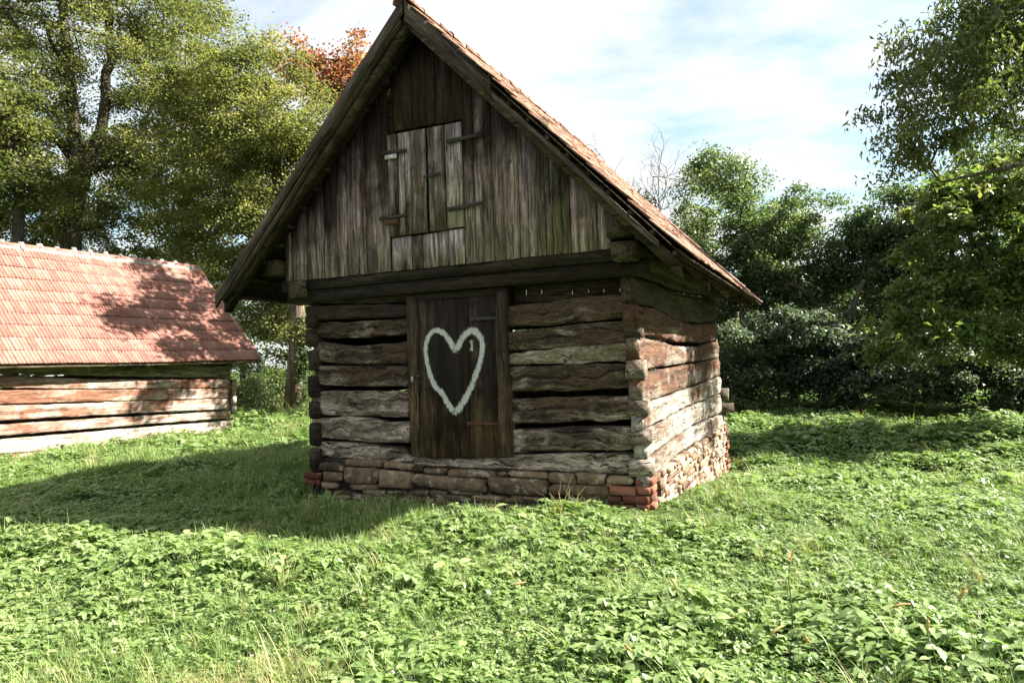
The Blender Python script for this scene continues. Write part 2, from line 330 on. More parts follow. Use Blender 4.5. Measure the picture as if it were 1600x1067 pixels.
def paintmat():
    m, t, b, out = newmat('white_paint'); v, _ = obco(t, False)
    at = N(t, 'ShaderNodeAttribute', attribute_name='v')
    n1 = noise(t, smap(t, v, (60, 60, 9)), 1., 6, .7).outputs['Fac']; n2 = noise(t, v, 22, 5, .6).outputs['Fac']
    e = mth(t, 'ADD', mth(t, 'MULTIPLY', at.outputs['Fac'], .75), mth(t, 'ADD', mth(t, 'MULTIPLY', n1, 1.3), mth(t, 'MULTIPLY', n2, .9)))
    a = ramp(t, mth(t, 'MULTIPLY', e, .5), [(.62, 0.), (.88, .95)])
    c = mix(t, n1, (.30, .30, .27), (.62, .62, .57)); t.links.new(c, b.inputs['Base Color']); b.inputs['Roughness'].default_value = .8
    t.links.new(a, b.inputs['Alpha']); return m
M['paint'] = paintmat()
# foliage
M['linden'] = leafmat('linden_leaf', [(0.0649, 0.0862, 0.0374), (0.1298, 0.1437, 0.0572), (0.2065, 0.2070, 0.0880), (0.3304, 0.2875, 0.1320)], .48, .42)
M['linden_y'] = leafmat('yellowing_leaf', [(0.0805, 0.0986, 0.0367), (0.1667, 0.1736, 0.0648), (0.2587, 0.2408, 0.1026), (0.3795, 0.3136, 0.1404)], .5, .42)
M['rustleaf'] = leafmat('rust_red_leaf', [(.20, .065, .04), (.32, .11, .065), (.36, .15, .09), (.20, .17, .06)], .4, .5, 1.1)
M['shrub'] = leafmat('dark_shrub_leaf', [(.055, .080, .042), (.100, .140, .066), (.15, .19, .09), (.22, .22, .11)], .48, .36)
M['lowbush'] = leafmat('low_bush_leaf', [(.060, .080, .060), (.105, .135, .095), (.15, .18, .12)], .35, .55)
M['walnut'] = leafmat('walnut_leaf', [(.060, .090, .030), (.110, .155, .050), (.16, .20, .07), (.25, .23, .09)], .48, .36)
M['walnut_y'] = leafmat('yellow_green_walnut_leaf', [(.075, .095, .030), (.13, .155, .050), (.20, .21, .07), (.30, .25, .09)], .52, .36)
M['brownleaf'] = leafmat('olive_brown_leaf', [(.05, .06, .02), (.09, .085, .03), (.16, .11, .045)], .35, .5)
M['herb'] = leafmat('ground_elder_leaf', [(0.0651, 0.1225, 0.0292), (0.1348, 0.2107, 0.0568), (0.2046, 0.2891, 0.0989), (0.2976, 0.3626, 0.1634)], .38, .45)
M['rosette'] = leafmat('rosette_leaf', [(0.0744, 0.1421, 0.0310), (0.1488, 0.2401, 0.0602), (0.2418, 0.3283, 0.1204)], .38, .40)
M['grassm'] = leafmat('grass_blade', [(0.0720, 0.1372, 0.0292), (0.1395, 0.2205, 0.0533), (0.2160, 0.2842, 0.0903), (0.3240, 0.3332, 0.1462)], .36, .52)
M['straw'] = leafmat('straw_blade', [(.16, .20, .06), (.32, .27, .11), (.42, .33, .16)], .3, .5)
M['seed'] = leafmat('foxtail_seed', [(.25, .26, .07), (.38, .30, .09), (.40, .26, .12)], .3, .7)
M['blossom'] = leafmat('clover_blossom', [(.42, .36, .36), (.62, .55, .55)], .3, .6)

# ------------------------------------------------------------------ ground
def ground():
    gx = np.concatenate([-np.geomspace(600, 30, 14), np.linspace(-28, 28, 113), np.geomspace(30, 600, 14)])
    gy = np.concatenate([-np.geomspace(600, 12, 12), np.linspace(-10, 45, 111), np.geomspace(47, 700, 14)])
    X, Y = np.meshgrid(gx, gy, indexing='ij'); Z = ground_z(X, Y)
    V = np.stack([X.ravel(), Y.ravel(), Z.ravel()], 1); nx, ny = X.shape
    i, j = np.meshgrid(np.arange(nx-1), np.arange(ny-1), indexing='ij'); a = (i*ny+j).ravel()
    F = np.stack([a, a+ny, a+ny+1, a+1], 1)
    m, t, b, out = newmat('meadow_soil'); v, _ = obco(t, False)
    n1 = noise(t, v, .35, 6, .6).outputs['Fac']; n2 = noise(t, v, 6, 6, .7).outputs['Fac']
    c = mix(t, n2, (.012, .018, .006), (.055, .085, .022)); c = mix(t, mth(t, 'MULTIPLY', n1, .6), c, (.07, .09, .025))
    t.links.new(c, b.inputs['Base Color']); b.inputs['Roughness'].default_value = 1.; b.inputs['Specular IOR Level'].default_value = .1
    bp = N(t, 'ShaderNodeBump', ins={'Strength': .8, 'Distance': .05}); t.links.new(n2, bp.inputs['Height']); t.links.new(bp.outputs[0], b.inputs['Normal'])
    return tag(mesh('ground', V, F, m, smooth=True), 'grassy meadow ground', None, kind='structure')
ground()

# ------------------------------------------------------------------ log builder
def interp(poly, s):
    p = np.array(sorted(poly)); return np.interp(s, p[:, 0], p[:, 1])
def log_vf(top, bot, axis, outer, thick, seed, wob=.012, sgn=-1, K=30):
    """top/bot: polylines (s,z). axis 0: runs along x, outer face at y=outer(z) facing sgn; axis 1: runs along y, outer face at x."""
    s0 = max(min(p[0] for p in top), min(p[0] for p in bot)); s1 = min(max(p[0] for p in top), max(p[0] for p in bot))
    n = max(8, int((s1-s0)/.05)); S = np.linspace(s0, s1, n)
    zt = interp(top, S)+.010*vn(S*5, seed*1.7, 0, 3)+.005*vn(S*14, seed, 0, 4); zb = interp(bot, S)+.010*vn(S*5, seed*2.3, 5, 5)+.005*vn(S*14, seed, 2, 6)
    A = np.linspace(0, 2*math.pi, K, endpoint=False)+math.pi/K
    ca = np.sign(np.cos(A))*np.abs(np.cos(A))**.30; sa = np.sign(np.sin(A))*np.abs(np.sin(A))**.48
    zc = (zt+zb)/2; hz = (zt-zb)/2
    Z = zc[:, None]+hz[:, None]*sa[None]
    D = thick/2*ca[None]+0*Z                              # +: outward
    nz = wob*fbm(S[:, None]*2.2, Z*9+seed*3.1, ca[None]*2, 20, 3)+.45*wob*fbm(S[:, None]*5+Z*6, Z*42+seed, 0, 33, 2)
    for q_ in range(3):                                   # drying checks and hewing marks cut into the face
        cz = zb[:, None]+(zt-zb)[:, None]*(.25+.25*q_+.16*vn(S[:, None]*.9, seed*5.3+q_, 0, 50)); dz_ = np.abs(Z-cz)
        on = np.clip(vn(S[:, None]*.8+q_*9, seed*2.9, 0, 51)*2+.3, 0, 1)
        nz = nz-.020*np.exp(-(dz_/.011)**2)*on
    nz = nz-.006*np.abs(vn(S[:, None]*3.3, seed*1.1, 0, 52))*(ca[None] > 0)
    D = D + nz*(ca[None] > -.3)
    off = np.array([outer(z) for z in zc])[:, None]
    O = off - sgn*0 + sgn*(D - thick/2)
    V = np.zeros((n, K, 3))
    if axis == 0: V[..., 0] = S[:, None]; V[..., 1] = O
    else: V[..., 1] = S[:, None]; V[..., 0] = O
    V[..., 2] = Z
    V = V.reshape(-1, 3)
    i, j = np.meshgrid(np.arange(n-1), np.arange(K), indexing='ij'); a = (i*K+j).ravel(); b = (i*K+(j+1) % K).ravel()
    F = [tuple(q) for q in np.stack([a, b, b+K, a+K], 1)] + [tuple(range(K))[::-1], tuple(range((n-1)*K, n*K))]
    return V, F
SEED = [0]
def log(parent, top, bot, axis, outer, mat, thick=.15, sgn=-1, tips=(), wob=.012, name='log', label=None, K=None):
    SEED[0] += 1
    parts = [log_vf(top, bot, axis, outer, thick, SEED[0], wob, sgn, K if K else (14 if mat in (M['log_end'], M['log_dark']) else 30))]
    for tp in tips:
        v, f = box_vf(*tp, jit=.008); parts.append((v, f))
    V, F = join(parts)
    o = mesh(name, V, F, mat, parent)
    if label: o['label'] = label
    return o
def cv(l, ox, oy, sc, fn): return [fn(ox+x/sc, oy+y/sc) for x, y in l]

# ------------------------------------------------------------------ the barn
barn = thing('log_barn', 'weathered log barn with white heart painted on its dark door and steep tiled roof', 'barn', tuple(BC), -TH)
XC = -2.68; SL = 1.045; ZA = 6.12; XE = .57; YF = -.60; YB = 6.75; WL = -4.86; DB = 6.0
def rz(x): return ZA-SL*abs(x-XC)
FRO = lambda z: 0.0
box('dark_backing', M['rafter'], barn, -1.75, -.2, .22, .25, 2.2, 3.0)  # dark board added inside so the gap beside the door stays black
# left front logs (crop 460,460 scale 3.14)
c1 = lambda l: cv(l, 460, 460, 3.14, fr)
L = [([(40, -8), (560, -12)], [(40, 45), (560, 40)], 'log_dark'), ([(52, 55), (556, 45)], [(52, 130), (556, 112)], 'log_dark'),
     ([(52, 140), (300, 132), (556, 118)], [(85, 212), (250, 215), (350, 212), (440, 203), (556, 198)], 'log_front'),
     ([(85, 232), (250, 250), (400, 246), (470, 240), (556, 230)], [(90, 322), (200, 342), (400, 345), (556, 345)], 'log_front'),
     ([(72, 350), (556, 348)], [(95, 445), (300, 453), (556, 453)], 'log_front'),
     ([(72, 472), (556, 474)], [(80, 588), (300, 598), (420, 600), (560, 609)], 'log_front'),
     ([(75, 605), (250, 600), (380, 610), (460, 626), (562, 622)], [(82, 698), (250, 715), (400, 735), (566, 728)], 'log_front')]
for tp, bt, mt in L: log(barn, c1(tp), c1(bt), 0, FRO, M[mt], thick=.17, wob=.020)
# right front logs (crop 780,440 scale 2.808)
c2 = lambda l: cv(l, 780, 440, 2.808, fr)
def tipF(y0, y1): # dovetail tip of a front log, reaching past the corner
    z1 = fr(1000, y0)[1]; z0 = fr(1005, y1)[1]; zm = (z0+z1)/2; return (-.24, .035+sx(zm), -.030, .14, z0, z1)
Rr = [([(20, 110), (200, 90), (400, 65), (563, 55)], [(20, 200), (250, 190), (563, 160)], 'log_front', (511, 526)),
      ([(30, 222), (200, 205), (400, 178), (563, 170)], [(30, 305), (300, 290), (563, 265)], 'log_front', None),
      ([(20, 318), (300, 285), (570, 268)], [(20, 364), (300, 360), (570, 350)], 'log_bark', (563, 592)),
      ([(30, 372), (300, 364), (572, 358)], [(35, 487), (300, 478), (572, 467)], 'log_front', None),
      ([(40, 512), (575, 500)], [(40, 625), (200, 622), (400, 608), (460, 616), (575, 600)], 'log_front', (625, 650)),
      ([(50, 650), (300, 640), (588, 635)], [(50, 750), (300, 745), (588, 738)], 'log_front', (671, 694))]
for tp, bt, mt, ti in Rr:
    log(barn, c2(tp), c2(bt), 0, FRO, M[mt], thick=.17, wob=.030 if mt == 'log_bark' else .017, tips=[tipF(*ti)] if ti else [],
        label='log with rough bark left on it' if mt == 'log_bark' else None)
# sill log under the door, whole width
topS = [fr(x, y) for x, y in ((493, 690), (570, 694), (628, 702), (640, 715), (700, 716), (799, 715), (802, 709), (990, 708))]
botS = [fr(x, y) for x, y in ((493, 712), (556, 719), (620, 724), (690, 730), (780, 735), (870, 738), (990, 743))]
log(barn, topS, botS, 0, lambda z: .012, M['log_front'], thick=.22, tips=[tipF(718, 744)], wob=.02, label='split and cracked sill log')
# plates under the gable
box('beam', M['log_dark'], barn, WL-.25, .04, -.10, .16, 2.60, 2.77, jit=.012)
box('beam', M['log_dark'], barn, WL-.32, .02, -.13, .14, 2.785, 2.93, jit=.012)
# side logs, right wall (crop 960,380 scale 2.427)
c3 = lambda l: cv(l, 960, 380, 2.427, si)
def tipS(y0, y1): # squared end of a side log showing on the front
    z1 = fr(990, y0)[1]; z0 = fr(995, y1)[1]; zm = (z0+z1)/2; return (-.155+sx(zm), -.012+sx(zm), -.022, .12, z0, z1)
S = [([(108, 70), (250, 130), (405, 190)], [(120, 128), (250, 180), (405, 214)], 'log_moss', None),
     ([(108, 135), (150, 150), (250, 195), (405, 224)], [(95, 230), (160, 243), (210, 272), (260, 297), (330, 304), (405, 300)], 'log_moss', (455, 472)),
     ([(95, 236), (165, 249), (215, 278), (300, 309), (405, 305)], [(98, 347), (180, 352), (240, 372), (330, 378), (405, 368)], 'log_side', (474, 513)),
     ([(100, 354), (190, 376), (240, 390), (320, 392), (405, 373)], [(112, 478), (260, 459), (405, 434)], 'log_side', (526, 562)),
     ([(112, 491), (260, 466), (405, 437)], [(114, 608), (260, 555), (405, 503)], 'log_side', (592, 624)),
     ([(114, 612), (260, 560), (405, 507)], [(118, 714), (260, 628), (410, 567)], 'log_side', (650, 682)),
     ([(118, 718), (260, 634), (410, 571)], [(140, 810), (300, 691), (412, 643)], 'log_side', (694, 719)),
     ([(140, 814), (300, 696), (415, 648)], [(155, 888), (260, 790), (418, 696)], 'log_side', (731, 762))]
side_logs = []
for k, (tp, bt, mt, ti) in enumerate(S):
    a = c3(tp); b = c3(bt)
    fix = lambda l: [(max(.02, l[0][0]), l[0][1])] + l[1:-1] + [(DB-.02 if k < 6 else DB+.05, l[-1][1])]
    a = [(0.0, a[0][1])]+a[1:-1]+[(DB, a[-1][1])]; b = [(0.0, b[0][1])]+b[1:-1]+[(DB, b[-1][1])]
    side_logs.append(log(barn, a, b, 1, sx, M[mt], thick=.16, sgn=1, tips=[tipS(*ti)] if ti else [], wob=.010))
# far corner log ends poking out behind
for z0, z1, e in ((.80, 1.02, .12), (.58, .76, .2)):
    box('log_end', M['log_end'], barn, -.4, e+sx(1), DB-.16, DB+.02, z0, z1, jit=.02)
# left wall logs (ends seen at the left corner)
lz = [(y0, y1) for y0, y1 in ((492, 512), (514, 543), (546, 579), (586, 621), (626, 655), (660, 697), (700, 738))]
for k, (y0, y1) in enumerate(lz):
    z1 = fr(488, y0)[1]; z0 = fr(490, y1)[1]
    e = RNG.uniform(-.03, .03)
    log(barn, [(-.03+e*.5, z1), (3, z1+.03), (DB, z1)], [(-.03+e*.5, z0), (3, z0-.02), (DB, z0-.02)], 1, lambda z, e=e: WL+e*.4+.01, M['log_dark'], thick=.19, sgn=-1, wob=.012)
log(barn, [(0.1, 2.62), (DB, 2.62)], [(0.1, 2.36), (DB, 2.36)], 1, lambda z: WL, M['log_moss'], thick=.17, sgn=-1)
# back wall
zb = -.1
for k in range(9):
    h = .27 if k != 7 else .2
    z1 = min(zb+h, 2.9)
    log(barn, [(WL+.1, z1), (-2, z1-.02), (-.1, z1)], [(WL+.1, zb), (-2, zb+.01), (-.1, zb)], 0, lambda z: DB, M['log_end'], thick=.16, sgn=1)
    zb = z1+(.03 if k not in (6, 0) else (.13 if k else .05))
box('gable_wall', M['plank'], barn, WL, -.05, DB-.02, DB+.02, 2.95, 3.4)
V, F = extr([(WL-.1, 3.39), (.0, 3.39), (.0, rz(0)-.25), (XC, ZA-.25), (WL-.1, rz(WL-.1)-.25)], 0, 2, 1, DB+.021, DB+.05); mesh('gable_wall', V, F, M['plank'], barn)
# door posts and door
def qf(pts, c): return [fr(x, y, c) for x, y in pts]
def slab(name, pts, c0, c1, mat, parent, jit=0.):
    V, F = extr(qf(pts, c0), 0, 2, 1, c0, c1)
    if jit: V = V+RNG.uniform(-jit, jit, V.shape)
    return mesh(name, V, F, mat, parent)
slab('door_post', [(634, 463), (651, 463), (652, 560), (655, 713), (643, 713), (637, 560)], -.035, .16, M['post'], barn)
slab('door_post', [(775, 456), (789, 455), (790, 540), (796, 600), (799, 713), (779, 713), (778, 600), (774, 540)], -.05, .16, M['post'], barn)
box('lintel', M['log_dark'], barn, -3.15, -1.70, -.03, .14, 2.50, 2.595, jit=.004)
door = bpy.data.objects.new('door', None); COL.objects.link(door); door.parent = barn; door['label'] = 'dark plank door with white painted heart'
for a, b, off in (((648, 690), (653.5, 694.5), -.012), ((690.8, 731.5), (695.2, 735.5), -.006), ((732.4, 775.5), (736.3, 779), -.014)):
    slab('plank', [(a[0], 460), (a[1], 459), (b[1], 714), (b[0], 714.5)], off-.012, off+.03, M['door'], door)
# heart, brushed across the planks
HP = [(322, 392), (303, 350), (272, 300), (240, 272), (205, 268), (177, 293), (160, 340), (158, 400), (168, 465), (188, 535), (215, 588), (248, 615), (280, 675), (318, 735)]
HQ = [(318, 735), (350, 700), (385, 640), (415, 580), (440, 510), (465, 430), (476, 360), (465, 310), (438, 275), (405, 272), (372, 298), (345, 345), (322, 392)]
def heart():
    V = []; F = []; A = []
    def stroke(pts, w):
        P = np.array([fr(620+x/3.555, 440+y/3.555, -.04) for x, y in pts])
        d = np.r_[0, np.cumsum(np.linalg.norm(np.diff(P, axis=0), axis=1))]; u = np.linspace(0, d[-1], 90)
        Q = np.stack([np.interp(u, d, P[:, 0]), np.interp(u, d, P[:, 1])], 1)
        for _ in range(5): Q[1:-1] = (Q[:-2]+2*Q[1:-1]+Q[2:])/4
        T = np.gradient(Q, axis=0); T /= np.linalg.norm(T, axis=1)[:, None]; Nn = np.stack([-T[:, 1], T[:, 0]], 1)
        base = len(V); K = 9
        for i in range(90):
            ww = w*(1+.10*math.sin(i*.09+1)+.05*math.sin(i*.23))
            for k in range(K):
                s = (k/(K-1)*2-1); p = Q[i]+Nn[i]*s*ww
                V.append((p[0], -.0295, p[1])); A.append(min(1, (1-abs(s))*1.5)*(1 if 2 < i < 87 else .6))
        F.extend([(base+i*K+k, base+i*K+k+1, base+(i+1)*K+k+1, base+(i+1)*K+k) for i in range(89) for k in range(K-1)])
    stroke(HP, .048); n1 = len(V); stroke(HQ, .055); stroke([(412, 325), (416, 350), (412, 385)], .036); A[n1+810:] = [q*.62 for q in A[n1+810:]]
    V2 = np.array(V); V2[n1:, 1] -= .0012; V2[n1+810:, 1] -= .0012
    o = mesh('painted_heart', V2, F, M['paint'], door, attr={'v': A}); o['label'] = 'white brushed heart'; return o
heart()
def strap(pts, c, mat, parent, name, th=.012, nail=2):
    a, b, hw = pts; A = np.array(fr(*a, c)); B = np.array(fr(*b, c)); d = (B-A)/np.linalg.norm(B-A); n = np.array([-d[1], d[0]])*hw
    parts = [extr([tuple(A-n), tuple(B-n*.7), tuple(B+n*.7), tuple(A+n)], 0, 2, 1, c-th, c)]
    for k in range(nail):
        p = A+(B-A)*(.15+.7*k/max(1, nail-1)); parts.append(box_vf(p[0]-.012, p[0]+.012, c-th-.008, c-th, p[1]-.012, p[1]+.012))
    V, F = join(parts); return mesh(name, V, F, mat, parent)
strap(((735, 499), (776, 497), .028), -.030, M['iron'], door, 'strap_hinge', nail=3)
strap(((730, 662), (779, 662.5), .026), -.030, M['rust'], door, 'strap_hinge', nail=3)
strap(((647, 588), (658, 588), .022), -.030, M['iron'], door, 'latch', nail=1)
slab('latch_plate', [(642, 588), (645, 588), (645, 597), (642, 597)], -.048, -.036, M['zinc'], barn)
# white drips of cobweb hanging in the gap beside the door
for x, y, l in ((822, 453, 9), (846, 453, 7), (894, 454, 7), (919, 453, 4), (943, 452, 5), (968, 451, 5)):
    slab('cobweb', [(x, y), (x+.9, y), (x+.7, y+l), (x+.1, y+l)], -.012, -.008, M['plate'], barn)

# gable boards
GP = -.15
def gbot(x): return 440-.1022*(x-446)+.6
def gplank(xa, xb, ya=None, yb=None, ta=None, tb=None, mat='plank', c=GP, parent=barn, gap=1.5, label=None):
    """board between px columns xa..xb; bottom at gable line or (ya,yb); top at the roof underside or (ta,tb)"""
    ya = gbot(xa) if ya is None else ya; yb = gbot(xb) if yb is None else yb
    c = c+RNG.uniform(-.012, .012)
    x0, z0 = fr(xa+gap*.5, ya+RNG.uniform(-.8, .8), c); x1, z1 = fr(xb-gap*.5, yb+RNG.uniform(-.8, .8), c)
    if ta is None:
        def up(x): return rz(x)-.10
        pts = [(x0, z0), (x1, z1), (x1, up(x1))] + ([(XC, up(XC))] if x0 < XC < x1 else []) + [(x0, up(x0))]
    else:
        _, u0 = fr(xa, ta, c); _, u1 = fr(xb, tb, c); pts = [(x0, z0), (x1, z1), (x1, u1), (x0, u0)]
    V, F = extr(pts, 0, 2, 1, c, c+.026)
    o = mesh('plank', V, F, M[mat], parent)
    if label: o['label'] = label
    return o
ls = [446, 456, 481, 508, 528, 544, 574, 611]
for a, b in zip(ls[:-1], ls[1:]): gplank(a, b, mat='plank')
hb = lambda x: 208-.178*(x-611)
for a, b in ((611, 644), (644, 681), (681, 724.5)): gplank(a, b, hb(a)-2, hb(b)-2)
mb = [613, 644, 662, 685.5, 702, 727]
for a, b in zip(mb[:-1], mb[1:]):
    t0 = 373.5-.14*(a-613)+random.uniform(-1, 1.5); gplank(a, b, ta=t0, tb=t0-.14*(b-a)+random.uniform(-1, 1), mat='plank_pale')
rs = [(727, 744.7), (744.7, 773), (773, 814), (814, 854), (854, 893), (893, 934), (934, 956)]
for k, (a, b) in enumerate(rs): gplank(a, b, mat='plank_moss' if k == 4 else 'plank', label='board streaked green with moss' if k == 4 else None)
# loose diagonal split on the fifth board
# dark back board so that joints are black
V, F = extr([(-5.0, 2.96), (-.34, 2.96), (-.34, rz(-.34)-.16), (XC, ZA-.16), (-5.0, rz(-5.0)-.16)], 0, 2, 1, GP+.06, GP+.075); mesh('dark_backing', V, F, M['rafter'], barn)
hatch = bpy.data.objects.new('hatch', None); COL.objects.link(hatch); hatch.parent = barn; hatch['label'] = 'double hatch of pale boards in the gable'
HT = lambda x: 211.5-.190*(x-608); HBt = lambda x: 369-.10*(x-608)
hx = [(608.5, 624.6), (624.6, 645), (645, 668.5), (671.5, 697.5), (698.5, 725.5)]
for k, (a, b) in enumerate(hx):
    dz = (6, 3, 0, 0, -4)[k] if k else 4
    gplank(a, b, HBt(a)+dz*.5-1, HBt(b)+dz*.5-1, HT(a), HT(b), mat='plank_pale', c=GP-.025, parent=hatch)
hc = GP-.052
for k, (a, b, w) in enumerate((((595, 240), (636, 235), .024), ((593, 342), (637, 336), .024), ((698, 222), (754, 209), .026), ((698, 328.5), (755, 317), .028), ((663, 277), (688, 271), .018))):
    o = strap((a, b, w), hc-.004*(k == 4), M['iron'], hatch, 'hinge' if k < 4 else 'latch')
slab('rusty_plate', [(600, 344), (621, 342), (621, 350), (601, 352)], hc-.018, hc-.003, M['rust'], hatch)
plate = slab('name_plate', [(601, 243.5), (619, 240), (619.3, 246.8), (601.3, 249.6)], hc-.006, hc-.001, M['plate'], barn)
for s, px, py in (('T', 603.3, 248), ('a', 606.5, 247.4), ('.', 610.6, 246.6), ('A', 614.4, 245.6)):
    cu = bpy.data.curves.new('lettering', 'FONT'); cu.body = s; cu.size = .042; cu.extrude = .0008; cu.materials.append(M['ink'])
    oc = bpy.data.objects.new('lettering', cu); COL.objects.link(oc); bpy.context.view_layer.update()
    me_ = bpy.data.meshes.new_from_object(oc.evaluated_get(bpy.context.evaluated_depsgraph_get())); bpy.data.objects.remove(oc)
    o = bpy.data.objects.new('lettering', me_); COL.objects.link(o); o.parent = plate; x, z = fr(px, py, hc-.008); o.location = (x, hc-.0075, z); o.rotation_euler = (math.pi/2, -.17, 0)

# roof timber
def rb(name, x0, x1, y0, y1, up, dn, mat, side=1, jit=0.):
    """board lying under the roof line between local x0..x1 (one slope); up/dn = depth below the tile line"""
    pts = [(x0, rz(x0)-up), (x1, rz(x1)-up), (x1, rz(x1)-dn), (x0, rz(x0)-dn)]
    V, F = extr(pts, 0, 2, 1, y0, y1)
    if jit: V = V+RNG.uniform(-jit, jit, V.shape)
    return mesh(name, V, F, mat, barn)
def bargev(name, x0, x1, y0, y1, up, dn, mat, n=14, seed=1):
    xs = np.linspace(x0, x1, n); pt = [(x, rz(x)-up+.012*vn(x*3, seed)) for x in xs]+[(x, rz(x)-dn+.02*vn(x*2.2, seed+4)) for x in xs[::-1]]
    V, F = extr(pt, 0, 2, 1, y0, y1); return mesh(name, V, F, mat, barn)
bargev('bargeboard', XC+.02, XC+1.15, YF-.03, YF, -.01, .23, M['barge_r'], seed=3)
bargev('verge_lath', XC+1.15, XE-.25, YF-.02, YF+.01, .13, .20, M['barge_r'], seed=8)
bargev('bargeboard', -5.92, XC-.002, YF-.045, YF-.005, -.01, .165, M['barge_l'], seed=5)
bargev('verge_lath', -5.80, XC-.05, YF-.025, YF+.05, .175, .225, M['barge_l'], seed=6)
for y in (YF+.05, 1.2, 2.9, 4.6, 6.2):
    rb('rafter', -5.85, XC, y, y+.13, .13, .30, M['rafter'], jit=.006); rb('rafter', XC, XE-.06, y, y+.13, .13, .30, M['rafter'], jit=.006)
for k in range(1, 15):
    d = k*.225
    for s in (1, -1):
        x = XC+s*d
        V, F = extr([(x-.022, rz(x)-.075), (x+.022, rz(x)-.075), (x+.022, rz(x)-.125), (x-.022, rz(x)-.125)], 0, 2, 1, YF+.02, YB-.05); mesh('batten', V, F, M['rafter'], barn)
for s, x0, x1 in ((1, XC, XE-.02), (-1, -5.88, XC)):
    rb('roof_boarding', x0, x1, YF+.01, YB-.02, .035, .06, M['rafter'])
# purlin ends
box('purlin', M['log_moss'], barn, -.33, -.08, GP-.14, DB+.2, 3.02, 3.30, jit=.02)['label'] = 'mossy squared purlin end'
box('purlin', M['log_moss'], barn, -5.42, -5.16, GP-.10, DB+.2, 3.02, 3.22, jit=.02)
box('wall_plate', M['log_moss'], barn, -.28, -.02, -.28, DB+.2, 2.74, 2.97, jit=.02)
box('wall_plate', M['log_moss'], barn, -5.0, -4.74, -.2, DB+.2, 2.66, 2.90, jit=.02)
V, F = extr([(XE-.06, rz(XE-.06)-.015), (XE+.075, rz(XE+.075)+.0), (XE+.075, rz(XE+.075)-.03), (XE-.06, rz(XE-.06)-.06)], 0, 2, 1, YF+.01, YB-.02); mesh('shadow_lath', V, F, M['rafter'], barn)  # straight lath added under the tile tails to even out the eave's shadow
# eaves boards seen from below
V, F = extr([(.02, rz(.02)-.30), (XE-.10, rz(XE-.10)-.14), (XE-.10, rz(XE-.10)-.17), (.02, rz(.02)-.34)], 0, 2, 1, YF+.20, YB-.2); mesh('soffit_board', V, F, M['rafter'], barn)

# roof tiles: plain tiles in courses
ang = math.atan(SL)
def plain_tile(w=.178, l=.34, th=.016):
    # local: x down-slope, y across, z up off the roof; rounded lower edge, slight bow
    xs = [0, l*.5, l*.82, l*.94, l]; hw = [w/2, w/2, w/2, w*.40, w*.18]
    V = []
    for k, (x, h) in enumerate(zip(xs, hw)):
        for yy in (-1, 0, 1):
            for zt in (0, 1): V.append((x, yy*h, (th if zt else 0)+.006*(1-abs(yy))))
    F = []
    idx = lambda k, j, z: k*6+j*2+z
    for k in range(4):
        for j in range(2):
            F.append((idx(k, j, 1), idx(k, j+1, 1), idx(k+1, j+1, 1), idx(k+1, j, 1))[::-1]); F.append((idx(k, j, 0), idx(k+1, j, 0), idx(k+1, j+1, 0), idx(k, j+1, 0))[::-1])
        F.append((idx(k, 0, 0), idx(k, 0, 1), idx(k+1, 0, 1), idx(k+1, 0, 0))[::-1]); F.append((idx(k, 2, 0), idx(k+1, 2, 0), idx(k+1, 2, 1), idx(k, 2, 1))[::-1])
    for j in range(2): F.append((idx(4, j, 0), idx(4, j, 1), idx(4, j+1, 1), idx(4, j+1, 0))[::-1])
    return np.array(V), F
def place(V, R, t): return V@np.array(R).T+np.array(t)
def tile_courses(parent, V0, F0, mat, xr, zr, slope_ang, sgn, span, y0, y1, expo, wid, nparts, key, jit=.006, tiltx=.06, lift=.01):
    """courses from the eave up; sgn +1 slope facing +x. returns list"""
    items = []; n = int(span/expo)
    for r in range(n):
        d = span-(r+1)*expo                                  # distance from ridge of tile head
        sag = .02*math.sin(r*.7)
        c = int((y1-y0)/wid)
        for k in range(c):
            y = y0+(k+.5+(.5 if r % 2 and wid < .19 else 0))*wid
            if y > y1: continue
            a = slope_ang-tiltx+random.gauss(0, jit*2); yaw = random.gauss(0, jit*1.5)
            sx_, cx_ = math.sin(a), math.cos(a)
            dd = d-.04+random.gauss(0, jit)
            x = xr+sgn*dd*math.cos(slope_ang); z = zr-dd*math.sin(slope_ang)+lift+random.gauss(0, jit*.5)+.018*float(vn(y*.8, r*.35, 0, 9))
            xa = np.array([sgn*cx_*math.cos(yaw), math.sin(yaw), -sx_]); xa /= np.linalg.norm(xa)
            za = np.array([sgn*sx_, 0, cx_]); ya = np.cross(za, xa); ya /= np.linalg.norm(ya)
            R = np.stack([xa, ya, za], 1)
            items.append((key(x, y, z), R, (x, y, z)))
    items.sort(key=lambda q: q[0])
    proto = None
    for kq, R, t in items[:nparts]:
        if proto is None: o = proto = mesh('roof_tile', V0, F0, mat, parent)
        else: o = bpy.data.objects.new('roof_tile', proto.data); COL.objects.link(o); o.parent = parent
        mm = Matrix.Identity(4)
        for i in range(3):
            for j in range(3): mm[i][j] = R[i][j]
            mm[i][3] = t[i]
        o.matrix_local = mm
    rest = items[nparts:]
    if rest:
        VV = np.vstack([place(V0, R, t) for _, R, t in rest]); n0 = len(V0)
        FF = [tuple(i+q*n0 for i in f) for q in range(len(rest)) for f in F0]
        tag(mesh('roof_tiling', VV, FF, mat, parent), kind='stuff')
pv, pf = plain_tile()
span = math.hypot(XE-XC, SL*(XE-XC))
tile_courses(barn, pv, pf, M['tile_old'], XC, ZA, ang, 1, span, YF-.04, YB+.02, .155, .182, 300, lambda x, y, z: y+.02*z)
tile_courses(barn, pv, pf, M['tile_old'], XC, ZA, ang, -1, span, YF-.02, YB+.02, .31, .182, 0, lambda x, y, z: y)
